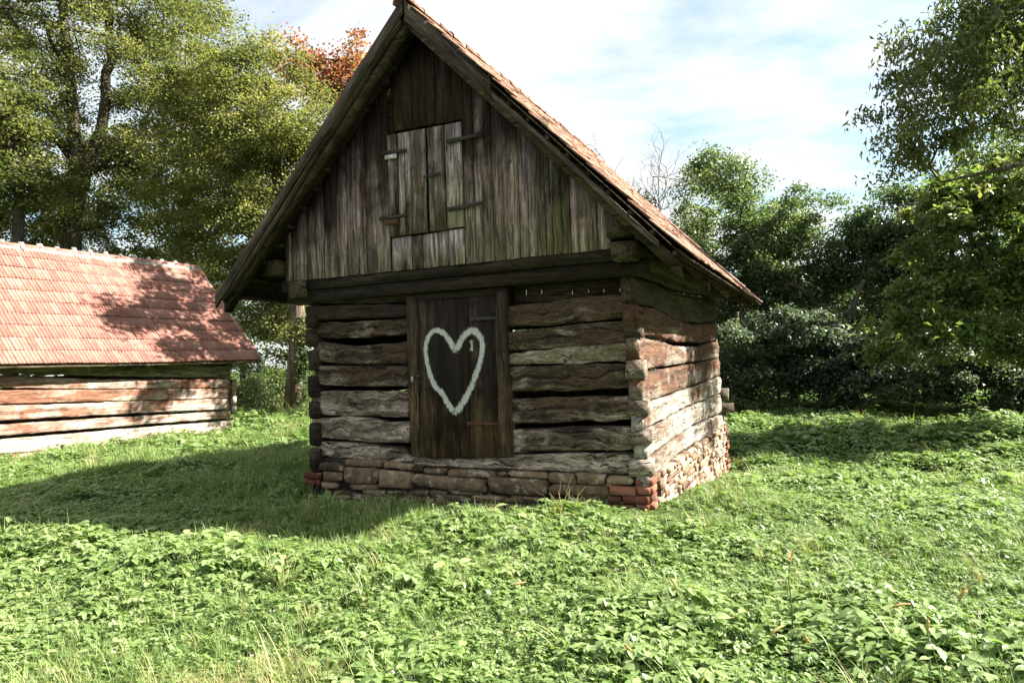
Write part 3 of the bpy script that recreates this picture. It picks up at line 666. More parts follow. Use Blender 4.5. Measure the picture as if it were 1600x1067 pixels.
# ridge caps
def half_round(l, r0, r1, ns=8, th=.018):
    V = []; A = np.linspace(math.radians(-5), math.radians(185), ns)
    for y, r in ((0, r0), (l, r1)):
        for rr in (r, r-th):
            for a in A: V.append((rr*math.cos(a), y, rr*math.sin(a)*.8))
    F = []
    for i in range(ns-1):
        F += [(i, i+1, 2*ns+i+1, 2*ns+i)[::-1], (ns+i, 3*ns+i, 3*ns+i+1, ns+i+1)[::-1], (i, ns+i, ns+i+1, i+1)[::-1], (2*ns+i, 2*ns+i+1, 3*ns+i+1, 3*ns+i)[::-1]]
    F += [(0, 2*ns, 3*ns, ns), (ns-1, 2*ns-1, 4*ns-1, 3*ns-1)]
    return np.array(V), F
hv, hf = half_round(.40, .125, .105)
o0 = None
for k in range(20):
    y = YF-.06+k*.365
    o = mesh('ridge_tile', hv, hf, M['tile_old'], barn) if o0 is None else share(o0, 'ridge_tile', barn)
    o0 = o0 or o; o.location = (XC, y, ZA-.035+random.uniform(-.008, .008)); o.rotation_euler = (.03, 0, random.uniform(-.03, .03))

# ------------------------------------------------------------------ stone plinth
def stone_vf(cx, cy, cz, hx, hy, hz, seed, e=.38, nu=10, nv=5, amp=.10):
    U = np.linspace(0, 2*math.pi, nu, endpoint=False)+.31; Vv = np.linspace(-math.pi/2, math.pi/2, nv+2)[1:-1]
    pw = lambda t, e: np.sign(t)*np.abs(t)**e
    P = [(0, 0, -1.)]
    for v in Vv:
        for u in U: P.append((pw(math.cos(v), e)*pw(math.cos(u), e), pw(math.cos(v), e)*pw(math.sin(u), e), pw(math.sin(v), e)))
    P.append((0, 0, 1.)); P = np.array(P)
    nz = 1+amp*vn(P[:, 0]*1.3+seed*7.1, P[:, 1]*1.3, P[:, 2]*1.3+seed, 2)+.4*amp*vn(P[:, 0]*3+seed*3, P[:, 1]*3, P[:, 2]*3, 5)
    P = P*nz[:, None]; P[:, 2] += .18*P[:, 0]*float(vn(seed*1.9, 0, 0, 8))
    P = P*np.array([hx, hy, hz])+np.array([cx, cy, cz])
    F = []
    n = len(P)-1
    for j in range(nu):
        F.append((0, 1+(j+1) % nu, 1+j)); F.append((n, n-nu+j, n-nu+(j+1) % nu))
    for i in range(nv-1):
        for j in range(nu): F.append((1+i*nu+j, 1+i*nu+(j+1) % nu, 1+(i+1)*nu+(j+1) % nu, 1+(i+1)*nu+j))
    return P, F
sid = [0]
def fstone(x0, y0, x1, y1, mat='stone', proud=0., name='stone', e=.28, amp=.16):
    sid[0] += 1
    a = fr(x0, (y0+y1)/2); b = fr(x1, (y0+y1)/2); zt = fr((x0+x1)/2, y0)[1]; zbm = fr((x0+x1)/2, y1)[1]
    hy = .12
    V, F = stone_vf((a[0]+b[0])/2, hy-.045-proud-random.uniform(0, .03), (zt+zbm)/2, (b[0]-a[0])/2*.97, hy, (zt-zbm)/2*.95, sid[0], e=e, amp=amp)
    return mesh(name, V, F, M[mat], barn)
big = [(498, 722, 540, 735), (540, 718, 600, 728), (600, 723, 648, 732), (508, 736, 539, 751), (540, 729, 594, 756), (592, 734, 646, 763), (621, 727, 662, 736), (662, 731, 700, 741), (700, 733, 775, 745),
       (502, 752, 529, 763), (644, 743, 762, 766), (762, 745, 858, 772), (860, 755, 953, 776), (793, 736, 857, 746), (859, 738, 901, 755), (902, 739, 947, 756), (948, 743, 990, 757), (775, 737, 795, 745)]
for q in big: fstone(*q)
def inbig(x, y):
    return any(a-1 < x < c+1 and b-1 < y < d+1 for a, b, c, d in big)
# thin flat stones below
rows = [(756, 765, 500, 645), (766, 774, 512, 762), (773, 781, 520, 862), (777, 786, 640, 955), (786, 794, 700, 955), (793, 802, 760, 960), (781, 789, 540, 700), (800, 812, 820, 960), (789, 800, 560, 760)]
for y0, y1, xa, xb in rows:
    x = xa
    while x < xb-10:
        w = random.uniform(22, 62); x2 = min(x+w, xb); sl = .03*(x-700)*.5
        if not inbig((x+x2)/2, (y0+y1)/2): fstone(x, y0+random.uniform(-1, 1), x2-.8, y1+random.uniform(-1, 1), proud=-.02*random.random())
        x = x2
for q in ((954, 758.5, 996, 772), (998, 760, 1018, 772), (952, 773.5, 972, 785), (974, 773, 1017, 786), (996, 787, 1017, 797), (950, 787, 994, 798), (479, 737, 504, 747), (479, 748, 503, 757)):
    fstone(*q, mat='brick', name='brick', e=.13, amp=.03, proud=.01)
box('footing', M['mortar'], barn, WL+.02, -.03, .03, .30, -.5, .42)
box('footing', M['mortar'], barn, -.30, -.045, .301, DB, -1.0, .33)
box('footing', M['mortar'], barn, WL, -.30, DB-.25, DB+.02, -1.0, -.12); box('footing', M['mortar'], barn, WL, WL+.28, .31, DB-.26, -.8, .3)
# side wall rubble
def sstone(y0, y1, z0, z1, mat='stone_side', name='stone', e=.26, amp=.20, proud=0.):
    sid[0] += 1
    V, F = stone_vf(-.085+proud+random.uniform(-.02, .02), (y0+y1)/2, (z0+z1)/2, .10, (y1-y0)/2*.96, (z1-z0)/2*.95, sid[0], e=e, amp=amp)
    return mesh(name, V, F, M[mat], barn)
z = .33; row = 0
while z > -.72:
    h = random.uniform(.06, .13); y = .28+random.uniform(0, .1)
    while y < DB-.3:
        w = random.choice((.08, .13, .2, .3, .42))*random.uniform(.8, 1.2); y2 = min(y+w, DB-.27)
        gz = float(ground_z(*(BC+AY*((y+y2)/2))[:2]))
        if z > gz-.03 and y2-y > .06:
            if h > .1 and random.random() < .45:
                q_ = random.uniform(.4, .6)*h; sstone(y, y2-.008, z-q_+.003, z); sstone(y, y2-.008, z-h, z-q_-.002)
            else: sstone(y, y2-.008, z-h-random.uniform(0, .02), z+random.uniform(0, .015))
        y = y2
    z -= h+.004; row += 1
for k in range(6):
    z1 = .33-k*.088
    if k % 2: sstone(-.03, .12, z1-.08, z1, 'brick', 'brick', .14, .03, .01); sstone(.125, .24, z1-.08, z1, 'brick', 'brick', .14, .03, .01)
    else: sstone(-.03, .25, z1-.08, z1, 'brick', 'brick', .14, .03, .01)
for k in range(11):
    z1 = .33-k*.09; sstone(DB-.26, DB+.01, z1-.082, z1, 'brick', 'brick', .14, .03, .012)

# ------------------------------------------------------------------ left barn
lbn = thing('low_barn', 'low log barn with sunlit red tiled roof and pale horizontal logs', 'barn', tuple(QC), -TH2)
YL = -9.0
c4 = lambda l: [(YL, None)]+[lb(x/4, 560+y/4) for x, y in l]
def ext(l):
    p = l[1:]; k = (p[1][1]-p[0][1])/(p[1][0]-p[0][0])*.5; out = [(YL, p[0][1]+k*(YL-p[0][0]))]+p; out[-1] = (min(out[-1][0], -.005), out[-1][1]); return out
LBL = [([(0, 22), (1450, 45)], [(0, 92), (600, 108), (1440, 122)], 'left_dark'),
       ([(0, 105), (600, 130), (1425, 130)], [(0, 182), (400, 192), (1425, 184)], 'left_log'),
       ([(0, 196), (430, 197), (900, 192), (1425, 188)], [(0, 285), (700, 267), (1425, 247)], 'left_log'),
       ([(0, 297), (700, 272), (1425, 251)], [(0, 390), (800, 344), (1425, 317)], 'left_log'),
       ([(0, 412), (860, 360), (1425, 330)], [(0, 485), (1000, 404), (1425, 374)], 'left_log'),
       ([(0, 507), (900, 431), (1455, 388)], [(0, 598), (600, 550), (1000, 503), (1455, 454)], 'left_log')]
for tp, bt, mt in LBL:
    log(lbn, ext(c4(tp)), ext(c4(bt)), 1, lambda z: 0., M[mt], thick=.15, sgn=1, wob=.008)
for k, (a, b) in enumerate(((130, 172), (176, 232), (236, 292), (298, 350), (372, 400))):
    z1 = lb(362, 560+a/4)[1]; z0 = lb(362, 560+b/4)[1]; box('log_end', M['left_log'], lbn, -.16, .01, .0, .10, z0, z1, jit=.01)
# its other walls
def simple_wall(parent, axis, at, s0, s1, z0, z1, mat, sgn):
    z = z0
    while z < z1-.1:
        h = random.uniform(.24, .32); zt = min(z+h, z1)
        log(parent, [(s0, zt), (s1, zt)], [(s0, z), (s1, z)], axis, lambda q: at, mat, thick=.14, sgn=sgn); z = zt+.03
HW = 2.37
simple_wall(lbn, 1, -2*HW, YL, 0, -.1, 1.7, M['left_log'], -1)
simple_wall(lbn, 0, 0.0, -2*HW+.1, -.17, -.1, 1.75, M['left_log'], 1); simple_wall(lbn, 0, YL, -2*HW+.1, -.17, -.1, 1.75, M['left_log'], -1)
EZ = 1.93; EX = .45; RZ2 = 5.02; sl2 = (RZ2-EZ)/(HW+EX); an2 = math.atan(sl2)
def rz2(x): return RZ2-sl2*abs(x+HW)
for y0, y1 in ((-.03, .0), (YL, YL+.03)):
    V, F = extr([(-2*HW, 1.76), (0, 1.76), (0, rz2(0)-.14), (-HW, RZ2-.14), (-2*HW, rz2(-2*HW)-.14)], 0, 2, 1, y0+.02, y1+.02); mesh('gable_wall', V, F, M['left_dark'], lbn)
for s in (1, -1):
    x0, x1 = (-HW, EX-.02) if s > 0 else (-2*HW-EX+.02, -HW)
    V, F = extr([(x0, rz2(x0)-.03), (x1, rz2(x1)-.03), (x1, rz2(x1)-.09), (x0, rz2(x0)-.09)], 0, 2, 1, YL-.5, .68); mesh('roof_boarding', V, F, M['left_dark'], lbn)
    x1b = -HW+s*(HW+EX)
    V, F = extr([(-HW, RZ2+.05), (x1b+s*.03, rz2(x1b)+.03), (x1b+s*.03, rz2(x1b)-.14), (-HW, RZ2-.12)], 0, 2, 1, .685, .72)
    mesh('verge_board', V, F, M['grey_board'], lbn)
for y in np.arange(YL, .5, 1.5):
    V, F = extr([(-.3, rz2(-.3)-.10), (EX-.08, rz2(EX-.08)-.10), (EX-.08, rz2(EX-.08)-.20), (-.3, rz2(-.3)-.24)], 0, 2, 1, y, y+.1); mesh('rafter', V, F, M['left_dark'], lbn)
def rib_tile(w=.166, l=.46, th=.030):
    ys = [-.5, -.45, -.06, -.025, .025, .06, .45, .5]; zs = [-.002, .012, .012, -.008, -.008, .012, .012, -.002]
    V = []
    for x in (0, l):
        for y, z in zip(ys, zs):
            for b in (0, 1): V.append((x, y*w, z+(th if b else 0)-(.004 if x else 0)))
    F = []; k = len(ys); ix = lambda a, j, b: a*2*k+j*2+b
    for j in range(k-1):
        F += [(ix(0, j, 1), ix(1, j, 1), ix(1, j+1, 1), ix(0, j+1, 1)), (ix(0, j, 0), ix(0, j+1, 0), ix(1, j+1, 0), ix(1, j, 0)), (ix(1, j, 0), ix(1, j+1, 0), ix(1, j+1, 1), ix(1, j, 1))]
    F += [(ix(0, 0, 0), ix(1, 0, 0), ix(1, 0, 1), ix(0, 0, 1)), (ix(0, k-1, 0), ix(0, k-1, 1), ix(1, k-1, 1), ix(1, k-1, 0))]
    return np.array(V), F
tv, tf = rib_tile(); sp2 = math.hypot(HW+EX, RZ2-EZ)
tile_courses(lbn, tv, tf, M['tile_new'], -HW, RZ2, an2, 1, sp2, YL-.5, .69, sp2/10.02, .172, 300, lambda x, y, z: abs(y+3.4), jit=.0022, tiltx=.078, lift=.0)
tile_courses(lbn, tv, tf, M['tile_new'], -HW, RZ2, an2, -1, sp2, YL-.5, .69, sp2/10.02, .172, 0, lambda x, y, z: y, jit=.0022, tiltx=.078, lift=.0)
hv2, hf2 = half_round(.46, .115, .105); o0 = o1 = None
ml = np.array([(x, y, z) for x, y, z in ((-.17, -.03, -.13), (-.12, -.04, .0), (0, -.05, .125), (.12, -.04, .0), (.17, -.03, -.13), (-.17, .05, -.13), (-.12, .06, .0), (0, .07, .13), (.12, .06, .0), (.17, .05, -.13))])
mf = [(0, 1, 6, 5), (1, 2, 7, 6), (2, 3, 8, 7), (3, 4, 9, 8), (0, 4, 3, 2, 1), (5, 6, 7, 8, 9)]
for k in range(24):
    y = .30-k*.44
    o = mesh('ridge_tile', hv2, hf2, M['tile_new'], lbn) if o0 is None else share(o0, 'ridge_tile', lbn)
    o0 = o0 or o; o.location = (-HW, y-.06, RZ2+.02)
    p = mesh('mortar_lump', ml, mf, M['lime'], lbn) if o1 is None else share(o1, 'mortar_lump', lbn)
    o1 = o1 or p; p.location = (-HW, y-.02, RZ2+.055); p.scale = (random.uniform(.75, 1.), random.uniform(.7, 1.2), random.uniform(.8, 1.05)); p.rotation_euler = (0, 0, random.uniform(-.15, .15))
for s in (1, -1):
    V = []; n = 60
    for i in range(n):
        y = YL-.5+(9.5+.69)*i/(n-1); w = .17+.02*vn(y*5, 1, 0, 3)
        V += [(-HW+s*.08, y, RZ2+.05), (-HW+s*w, y, rz2(-HW+w)+.045), (-HW+s*(w+.005), y, rz2(-HW+w)-.01)]
    F = [(i*3+j, i*3+j+1, i*3+j+4, i*3+j+3) for i in range(n-1) for j in range(2)]
    mesh('mortar_bed', np.array(V, float), F, M['lime'], lbn)
# plinth stones
box('footing', M['mortar'], lbn, -.3, -.03, YL, -.02, -.7, -.02); 
pts0 = [(lb(0, 712)), (lb(360, 676))]
def lbase(y): # underside of the lowest log
    return np.interp(y, [pts0[0][0], pts0[1][0]], [pts0[0][1], pts0[1][1]])
for r in range(3):
    y = -.05
    while y > -7.6:
        w = random.uniform(.16, .48); zt = float(lbase(y))-.005-r*.075; sid[0] += 1
        V, F = stone_vf(-.04+random.uniform(-.015, .02), y-w/2, zt-.036, .10, w/2*.97, .037, sid[0], e=.35, amp=.1)
        mesh('stone', V, F, M['stone_side'], lbn); y -= w

# ------------------------------------------------------------------ trees
def quad_leaves(C, L, W, up_bias, r, droop=0., fold=.25):
    n = len(C)
    nrm = r.normal(size=(n, 3)); nrm /= np.linalg.norm(nrm, axis=1)[:, None]
    nrm[:, 2] = np.abs(nrm[:, 2])+up_bias; nrm /= np.linalg.norm(nrm, axis=1)[:, None]
    d = r.normal(size=(n, 3)); d[:, 2] -= droop; d -= (d*nrm).sum(1)[:, None]*nrm; d /= np.linalg.norm(d, axis=1)[:, None]+1e-9
    s = np.cross(nrm, d); L = L*r.uniform(.65, 1.2, n)[:, None]; W = W*r.uniform(.7, 1.2, n)[:, None]
    b = C-d*L*.5; tip = C+d*L*.5; f = nrm*W*fold
    V = np.empty((n, 4, 3), np.float32); V[:, 0] = b; V[:, 1] = C+s*W*.5+f-d*L*.05; V[:, 2] = tip-nrm*L*.08; V[:, 3] = C-s*W*.5+f-d*L*.05
    return V.reshape(-1, 3)
def in_lobe(lobe, n, r, shell):
    cx, cy_, cz, rx, ry, rzz = lobe[:6]
    d = r.normal(size=(n, 3)); d /= np.linalg.norm(d, axis=1)[:, None]
    R = r.uniform(0, 1, n)**shell; return np.array([cx, cy_, cz])+d*R[:, None]*np.array([rx, ry, rzz])
def skeleton(trunk, targets, r0, minr=.012, wig=.12, r=None, taper=.55):
    """trunk: list of points. targets joined one by one to the nearest node; pipe-model radii"""
    P = [np.array(p, float) for p in trunk]; par = [-1]+list(range(len(trunk)-1))
    base = np.array(trunk[0], float)
    T = np.array(targets); order = np.argsort(np.linalg.norm(T-np.array(trunk[-1]), axis=1)+.0*T[:, 2])
    nt = len(trunk)
    for t in T[order]:
        A = np.array(P); dv = t-A; dist = np.linalg.norm(dv, axis=1); pen = np.where(dv[:, 2] < -.2*dist, dist*.5, 0)
        pen[:max(1, nt//3)] += 2.
        k = int(np.argmin(dist+pen)); L = dist[k]; m_ = max(2, int(L/.45)); m_ = min(m_, 10); prev = k
        a = A[k]; off = r.normal(size=3)*L*wig
        for q in range(1, m_+1):
            u = q/m_; p = a+(t-a)*u+off*math.sin(u*math.pi)+np.array([0, 0, L*.10*math.sin(u*math.pi)])+r.normal(size=3)*L*.015
            P.append(p); par.append(prev); prev = len(P)-1
    n = len(P); cnt = np.zeros(n); ch = [[] for _ in range(n)]
    for i in range(n-1, 0, -1):
        if not ch[i]: cnt[i] = 1
        cnt[par[i]] += cnt[i]; ch[par[i]].append(i)
    cnt[0] = max(cnt[0], cnt[1]) if n > 1 else 1
    rad = minr*np.power(np.maximum(cnt, 1), .5)
    sc = r0/rad[0]; rad = np.where(cnt > 1, minr+(rad-minr)*(r0-minr)/max(1e-6, rad[0]-minr), minr)
    rad[:nt] *= np.linspace(1, taper, nt); rad[nt:] = np.minimum(rad[nt:], max(minr*1.5, r0*taper*.9))
    Vs = []; Fs = []; nv = 0
    # chains
    def chain(start, first):
        c = [start, first]
        while ch[c[-1]]:
            nx = max(ch[c[-1]], key=lambda q: cnt[q]); c.append(nx)
        return c
    stack = [(0, 1)]; used = set([0])
    while stack:
        s, f_ = stack.pop(); c = chain(s, f_)
        for i in range(1, len(c)):
            used.add(c[i])
            kids = ch[c[i]]
            if i < len(c)-1:
                for kk in kids:
                    if kk != c[i+1]: stack.append((c[i], kk))
        if s == 0 and f_ == 1:
            for kk in ch[0]:
                if kk != 1: stack.append((0, kk))
        rr = [min(rad[c[0]], rad[c[1]]*1.3)]+[rad[i] for i in c[1:]]
        v, f2 = tube_vf([P[i] for i in c], rr, 7 if rr[0] > .08 else 4)
        Vs.append(v); Fs += [tuple(i+nv for i in q) for q in f2]; nv += len(v)
    return np.vstack(Vs), Fs
def tree(name, label, cat, base, trunk, lobes, ncl, nleaf, cr_, leaf, mat, bark='bark', r0=.3, seed=1, group=None, flatt=.55, up=.4, droop=.3, shell=.45, nbr=70, gap=.0, minr=.012, twig=True, vb=0., leafs=.45, taper=.55, limbs=()):
    r = np.random.default_rng(seed)
    bz = float(ground_z(base[0], base[1])); base = np.array([base[0], base[1], bz-.05])
    root = thing(name, label, cat, tuple(base), 0, group)
    w = np.array([l[6] if len(l) > 6 else l[3]*l[4]*l[5] for l in lobes], float)**.75; w /= w.sum()
    cs = []; lv = []
    for l, q in zip(lobes, w):
        c = in_lobe(l, max(2, int(ncl*q)), r, shell); cs.append(c)
    cs = np.vstack(cs)
    if gap:
        keep = vn(cs[:, 0]*.8+seed, cs[:, 1]*.8, cs[:, 2]*.8, seed) > gap-1; cs = cs[keep]
    cs = cs[cs[:, 2] > bz+.15]
    per = nleaf//len(cs)
    sz = cr_*r.uniform(.6, 1.35, len(cs))
    C = np.repeat(cs, per, 0); Sg = np.repeat(sz, per)[:, None]
    off = r.normal(size=C.shape)*leafs*Sg*np.array([1, 1, flatt]); off[:, 2] -= .25*np.linalg.norm(off[:, :2], axis=1)
    C = C+off
    vv = np.repeat(r.normal(.42+vb, .17, len(cs)), per)+r.normal(0, .13, len(C))
    V = quad_leaves(C, leaf[0], leaf[1], up, r, droop)-base
    F = np.arange(len(C)*4, dtype=np.int32).reshape(-1, 4)
    mesh('crown', V, F, M[mat], root, attr={'v': np.repeat(np.clip(vv, 0, 1), 4)})
    if trunk is not None:
        tg = cs[r.permutation(len(cs))[:nbr]]
        tr = [np.array([t[0], t[1], t[2]]) for t in trunk]; tr[0] = base.copy()
        v, f = skeleton(tr, tg, r0, minr, r=r, taper=taper)
        vs = [(v, f)]
        for pl, ra, rb_ in limbs:
            q0 = np.array(pl, float); u = np.linspace(0, len(q0)-1, 4*len(q0)); q1 = np.stack([np.interp(u, range(len(q0)), q0[:, i]) for i in range(3)], 1)
            q1[1:-1] += r.normal(size=(len(q1)-2, 3))*.05; vs.append(tube_vf(q1, np.linspace(ra, rb_, len(q1)), 8))
        v, f = join(vs); mesh('trunk', v-base, f, M[bark], root, smooth=True)
    return root
def W(px, py, Y):
    d = ray(px, py); return CO+d*(Y/d[1])
def lobe(px, py, Y, rx, ry, rz_, wgt=None):
    p = W(px, py, Y); return (p[0], p[1], p[2], rx, ry, rz_) + ((wgt,) if wgt else ())
g = 'tall trees behind the low barn'
# big linden on the left
tree('linden_tree', 'tallest dark forked tree above the tiled roof of the low barn', 'tree', W(118, 600, 33)[:2],
     [W(118, 640, 33), W(112, 480, 33), W(112, 360, 33), W(118, 260, 33), W(112, 150, 33), W(100, 40, 33), W(95, -80, 33)],
     [lobe(100, 40, 33, 5.5, 4, 5), lobe(240, 60, 33, 4.2, 3.5, 4), lobe(20, 180, 32, 4.5, 3.5, 4), lobe(210, 220, 34, 4.5, 3, 3.6), lobe(90, 310, 34, 5, 3, 2.8), lobe(-60, 60, 33, 5, 4, 6), lobe(150, -130, 33, 7, 5, 5), lobe(-110, 260, 33, 5, 4, 4), lobe(250, 350, 36, 5, 3, 2.5), lobe(30, 370, 37, 5, 3, 1.7), lobe(-60, 350, 35, 4, 3, 2.2), lobe(130, 385, 38, 4, 3, 1.5)],
     600, 150000, 1.0, (.135, .10), 'linden', 'bark_dark', r0=.48, seed=3, group=g, flatt=.5, gap=.40, nbr=230, minr=.026, shell=.5,
     limbs=[([W(112, 345, 33), W(132, 280, 32.6), W(160, 190, 32.4), (W(172, 90, 32.4)), W(168, -40, 32.6)], .34, .16), ([W(112, 350, 33), W(84, 290, 32.5), W(40, 215, 32.2), W(0, 120, 32.2)], .28, .10), ([W(134, 275, 32.6), W(200, 230, 32.2), W(262, 140, 32)], .14, .05)])
tree('linden_tree', 'smaller paler tree at the left edge of the photo behind the low barn', 'tree', W(10, 600, 28)[:2],
     [W(15, 640, 28), W(25, 450, 28), W(30, 300, 28), W(10, 180, 28)],
     [lobe(-20, 150, 28, 3.2, 2.5, 2.5), lobe(30, 290, 28, 2.6, 2.2, 1.6), lobe(-60, 250, 28, 3, 2.5, 3)], 130, 26000, .9, (.15, .11), 'linden_y', 'bark_dark', r0=.3, seed=5, group=g, flatt=.4, nbr=60, vb=-.05)
tree('linden_tree', 'broad yellowing tree with reddish trunk between the two barns', 'tree', W(455, 645, 28)[:2],
     [W(455, 645, 28), W(462, 570, 28), W(466, 500, 28), W(460, 420, 28.3), W(440, 320, 28.6), W(425, 220, 29), W(415, 130, 29), W(410, 70, 29)],
     [lobe(405, 105, 29, 1.9, 2, 1.7), lobe(380, 190, 29, 3.0, 3, 2.2), lobe(470, 215, 28, 2.4, 2.5, 2), lobe(330, 280, 29, 3.4, 3, 2.4), lobe(430, 320, 28, 3.2, 2.5, 2.4), lobe(300, 150, 30, 2.6, 2.5, 2.4), lobe(350, 400, 30, 3.4, 3, 2), lobe(450, 520, 28.5, 1.6, 1.6, .7), lobe(560, 260, 29, 3, 2.5, 3.5), lobe(400, 490, 29, 2.2, 2, .9), lobe(640, 350, 30, 3, 2.5, 3)],
     460, 130000, .85, (.125, .095), 'linden_y', 'bark', r0=.36, seed=8, group=g, flatt=.52, gap=.42, nbr=150, minr=.018)
tree('linden_tree', 'slim green tree top behind the broad yellowing tree', 'tree', W(300, 600, 37)[:2],
     [W(300, 640, 37), W(290, 400, 37), W(285, 200, 37), W(290, 80, 37)],
     [lobe(290, 60, 37, 2.6, 3, 4.2), lobe(340, 150, 37, 3, 3, 3), lobe(280, 260, 37, 5, 3, 4), lobe(420, 300, 38, 5, 3, 4), lobe(180, 300, 40, 6, 3, 4), lobe(480, 420, 40, 5, 3, 3), lobe(330, 420, 40, 6, 3, 3)], 260, 60000, 1.2, (.20, .15), 'linden', 'bark_dark', r0=.35, seed=12, group=g, flatt=.45, gap=.4, nbr=70, minr=.02)
tree('maple_tree', 'rust red autumn tree top beside the left roof edge', 'tree', W(530, 600, 34)[:2],
     [W(530, 640, 34), W(525, 400, 34), W(522, 250, 34), W(520, 160, 34), W(545, 90, 34)],
     [lobe(500, 110, 34, 1.9, 1.6, 1.3), lobe(530, 140, 34, 1.9, 1.6, 1.6), lobe(462, 95, 34, 1.3, 1.3, 1.3), lobe(562, 80, 34, .35, .4, 1.6, .8), lobe(548, 110, 34, .9, .9, 1.1), lobe(560, 200, 34, 2, 1.6, 2)], 95, 9500, .62, (.17, .14), 'rustleaf', 'bark_dark', r0=.25, seed=17, flatt=.7, nbr=90, minr=.02, leafs=.6)
# ivy on the reddish trunk
iv = W(466, 560, 27.6)
tree('ivy', 'ivy climbing the reddish trunk between the barns', 'ivy', W(466, 645, 27.6)[:2], None,
     [(W(474, 560, 27.8)[0], 27.8, W(470, 560, 27.8)[2], .22, .3, 1.9)], 40, 1800, .22, (.10, .09), 'shrub', seed=40, flatt=1.)
# understory between barns
for k, (px, py, Y, rx, rzz, lab, mt) in enumerate(((395, 620, 29, 1.8, 1.1, 'dark bush at the right end of the low barn', 'shrub'), (425, 600, 33, 2.2, 1.4, 'bush behind the reddish trunk, lit from the right', 'walnut'), (350, 560, 32, 2.5, 2.0, 'dark bush rising behind the low barn roof corner', 'shrub'),
        (500, 600, 34, 2.5, 1.6, 'bush half hidden by the log barn left corner', 'walnut'))):
    tree('bush', lab, 'bush', W(px, 640, Y)[:2], None, [lobe(px, py, Y, rx, 1.4, rzz), lobe(px, py+20, Y, rx*1.1, 1.4, rzz*.8)], 60, 9000, .5, (.11, .08), mt, seed=50+k, group='bushes under the trees', flatt=.7)
for k, (px, Y, h_, lab) in enumerate(((60, 60, 12, 'far wood edge on the left beyond the low barn'), (380, 62, 11, 'far wood edge seen between the barns'), (1000, 60, 9, 'far wood edge seen past the right eave'), (1400, 58, 9, 'far wood edge behind the right hedge'))):
    p = W(px, 600, Y)
    tree('far_tree', lab, 'tree', p[:2], [(p[0], p[1], 0), (p[0], p[1], h_*.4), (p[0]+.5, p[1], h_*.6)], [(p[0]+dx_, p[1], h_*.5, 5, 3, h_*.42) for dx_ in (-11, -4, 4, 11)], 130, 22000, 1.8, (.34, .26), 'linden' if k < 2 else 'shrub', 'bark_dark', seed=60+k, flatt=.6, nbr=30)

# right hedge shrubs
gh = 'tall shrubs of the overgrown hedge'
def shrub(px, top, Y, wd, lab, seed, n=34000, mat='shrub', sparse=False, extra=(), gap=.35, dens=1., low=600, nb=110, leaf=(.125, .075), cat='shrub'):
    r = np.random.default_rng(seed+900); b = W(px, 600, Y); zt = W(px, top, Y)[2]; lb_ = []
    nl = 6
    for q in range(nl):
        u = q/(nl-1); zc = .9+(zt-1.2)*(.12+.80*u); lb_.append((b[0]+r.uniform(-.45, .45)*wd*(1-.4*u), b[1]+r.uniform(-.8, .8), zc, wd*(.66-.14*u), 1.3, (zt)*.17))
    lb_ += list(extra)
    z0 = float(ground_z(b[0], b[1]))
    # several stems leaning from the base
    tr = [(b[0], b[1], z0), (b[0]+r.uniform(-.3, .3), b[1], z0+zt*.15), (b[0]+r.uniform(-.6, .6), b[1]+r.uniform(-.3, .3), z0+zt*.3)]
    return tree('shrub', lab, cat, b[:2], tr, lb_, 130, int(n*.80), .56, leaf, mat, 'bark_dark', r0=.15, seed=seed, group=gh, flatt=.6, gap=gap, nbr=nb, minr=.014, up=.05, droop=.4, shell=.5)
shrub(1010, 300, 26, 1.7, 'sparse shrub with bare grey twigs standing above the right roof slope', 101, 9000, 'brownleaf', gap=.7, nb=120)
shrub(1085, 275, 27, 2.2, 'loose olive shrub right of the bare twigs', 102, 24000, 'shrub')
shrub(1155, 250, 25, 2.6, 'highest rounded shrub of the hedge right of the barn roof', 103, 40000, 'shrub')
shrub(1245, 300, 24, 2.4, 'shrub with a flat top left of the dip in the hedge', 104, 40000, 'shrub')
shrub(1320, 335, 24, 2.3, 'lowest shrub at the dip in the hedge', 105, 34000, 'shrub')
shrub(1200, 325, 26.5, 2.4, 'shrub filling the hedge behind the two highest shrubs', 114, 26000, 'shrub')
shrub(1395, 300, 23, 2.6, 'shrub right of the dip in the hedge', 106, 42000, 'shrub')
shrub(1480, 250, 22, 2.8, 'tall hedge shrub behind the drooping walnut boughs', 107, 36000, 'shrub')
shrub(1580, 220, 22, 3.0, 'tall hedge shrub at the right edge of the photo', 108, 36000, 'shrub')
shrub(1690, 250, 20, 3.0, 'hedge shrub just past the right edge', 109, 16000, 'shrub')
shrub(870, 330, 27, 3.0, 'hedge shrub hidden behind the barn roof', 110, 26000, 'shrub'); shrub(740, 300, 26, 3.2, 'second hedge shrub hidden behind the barn', 111, 26000, 'shrub')
tree('tree', 'round tree standing hidden behind the log barn roof', 'tree', (-2.6, 21.6), [(-2.6, 21.6, -.3), (-2.6, 21.7, 3), (-2.6, 21.6, 6)],
     [(-3.0, 22.6, 10.9, 1.1, 1.3, .8), (-2.6, 21.2, 9.9, 1.2, 1.4, .9), (-2.2, 19.9, 9.2, 1.0, 1.2, .8), (-2.0, 22.0, 8.6, 1.6, 1.5, 1.0), (-1.6, 20.6, 7.6, 1.5, 1.4, .9), (-1.9, 21.8, 6.6, 1.6, 1.3, .8), (-1.2, 21.2, 5.6, 1.2, 1.1, .6), (-2.3, 18.8, 9.3, .9, 1.0, .6), (-1.6, 19.2, 7.4, 1.1, 1.0, .8), (-3.2, 21.4, 11.0, .9, 1.0, .6)], 150, 21000, .5, (.14, .10), 'linden', 'bark_dark', r0=.16, seed=77, nbr=60, gap=.5)
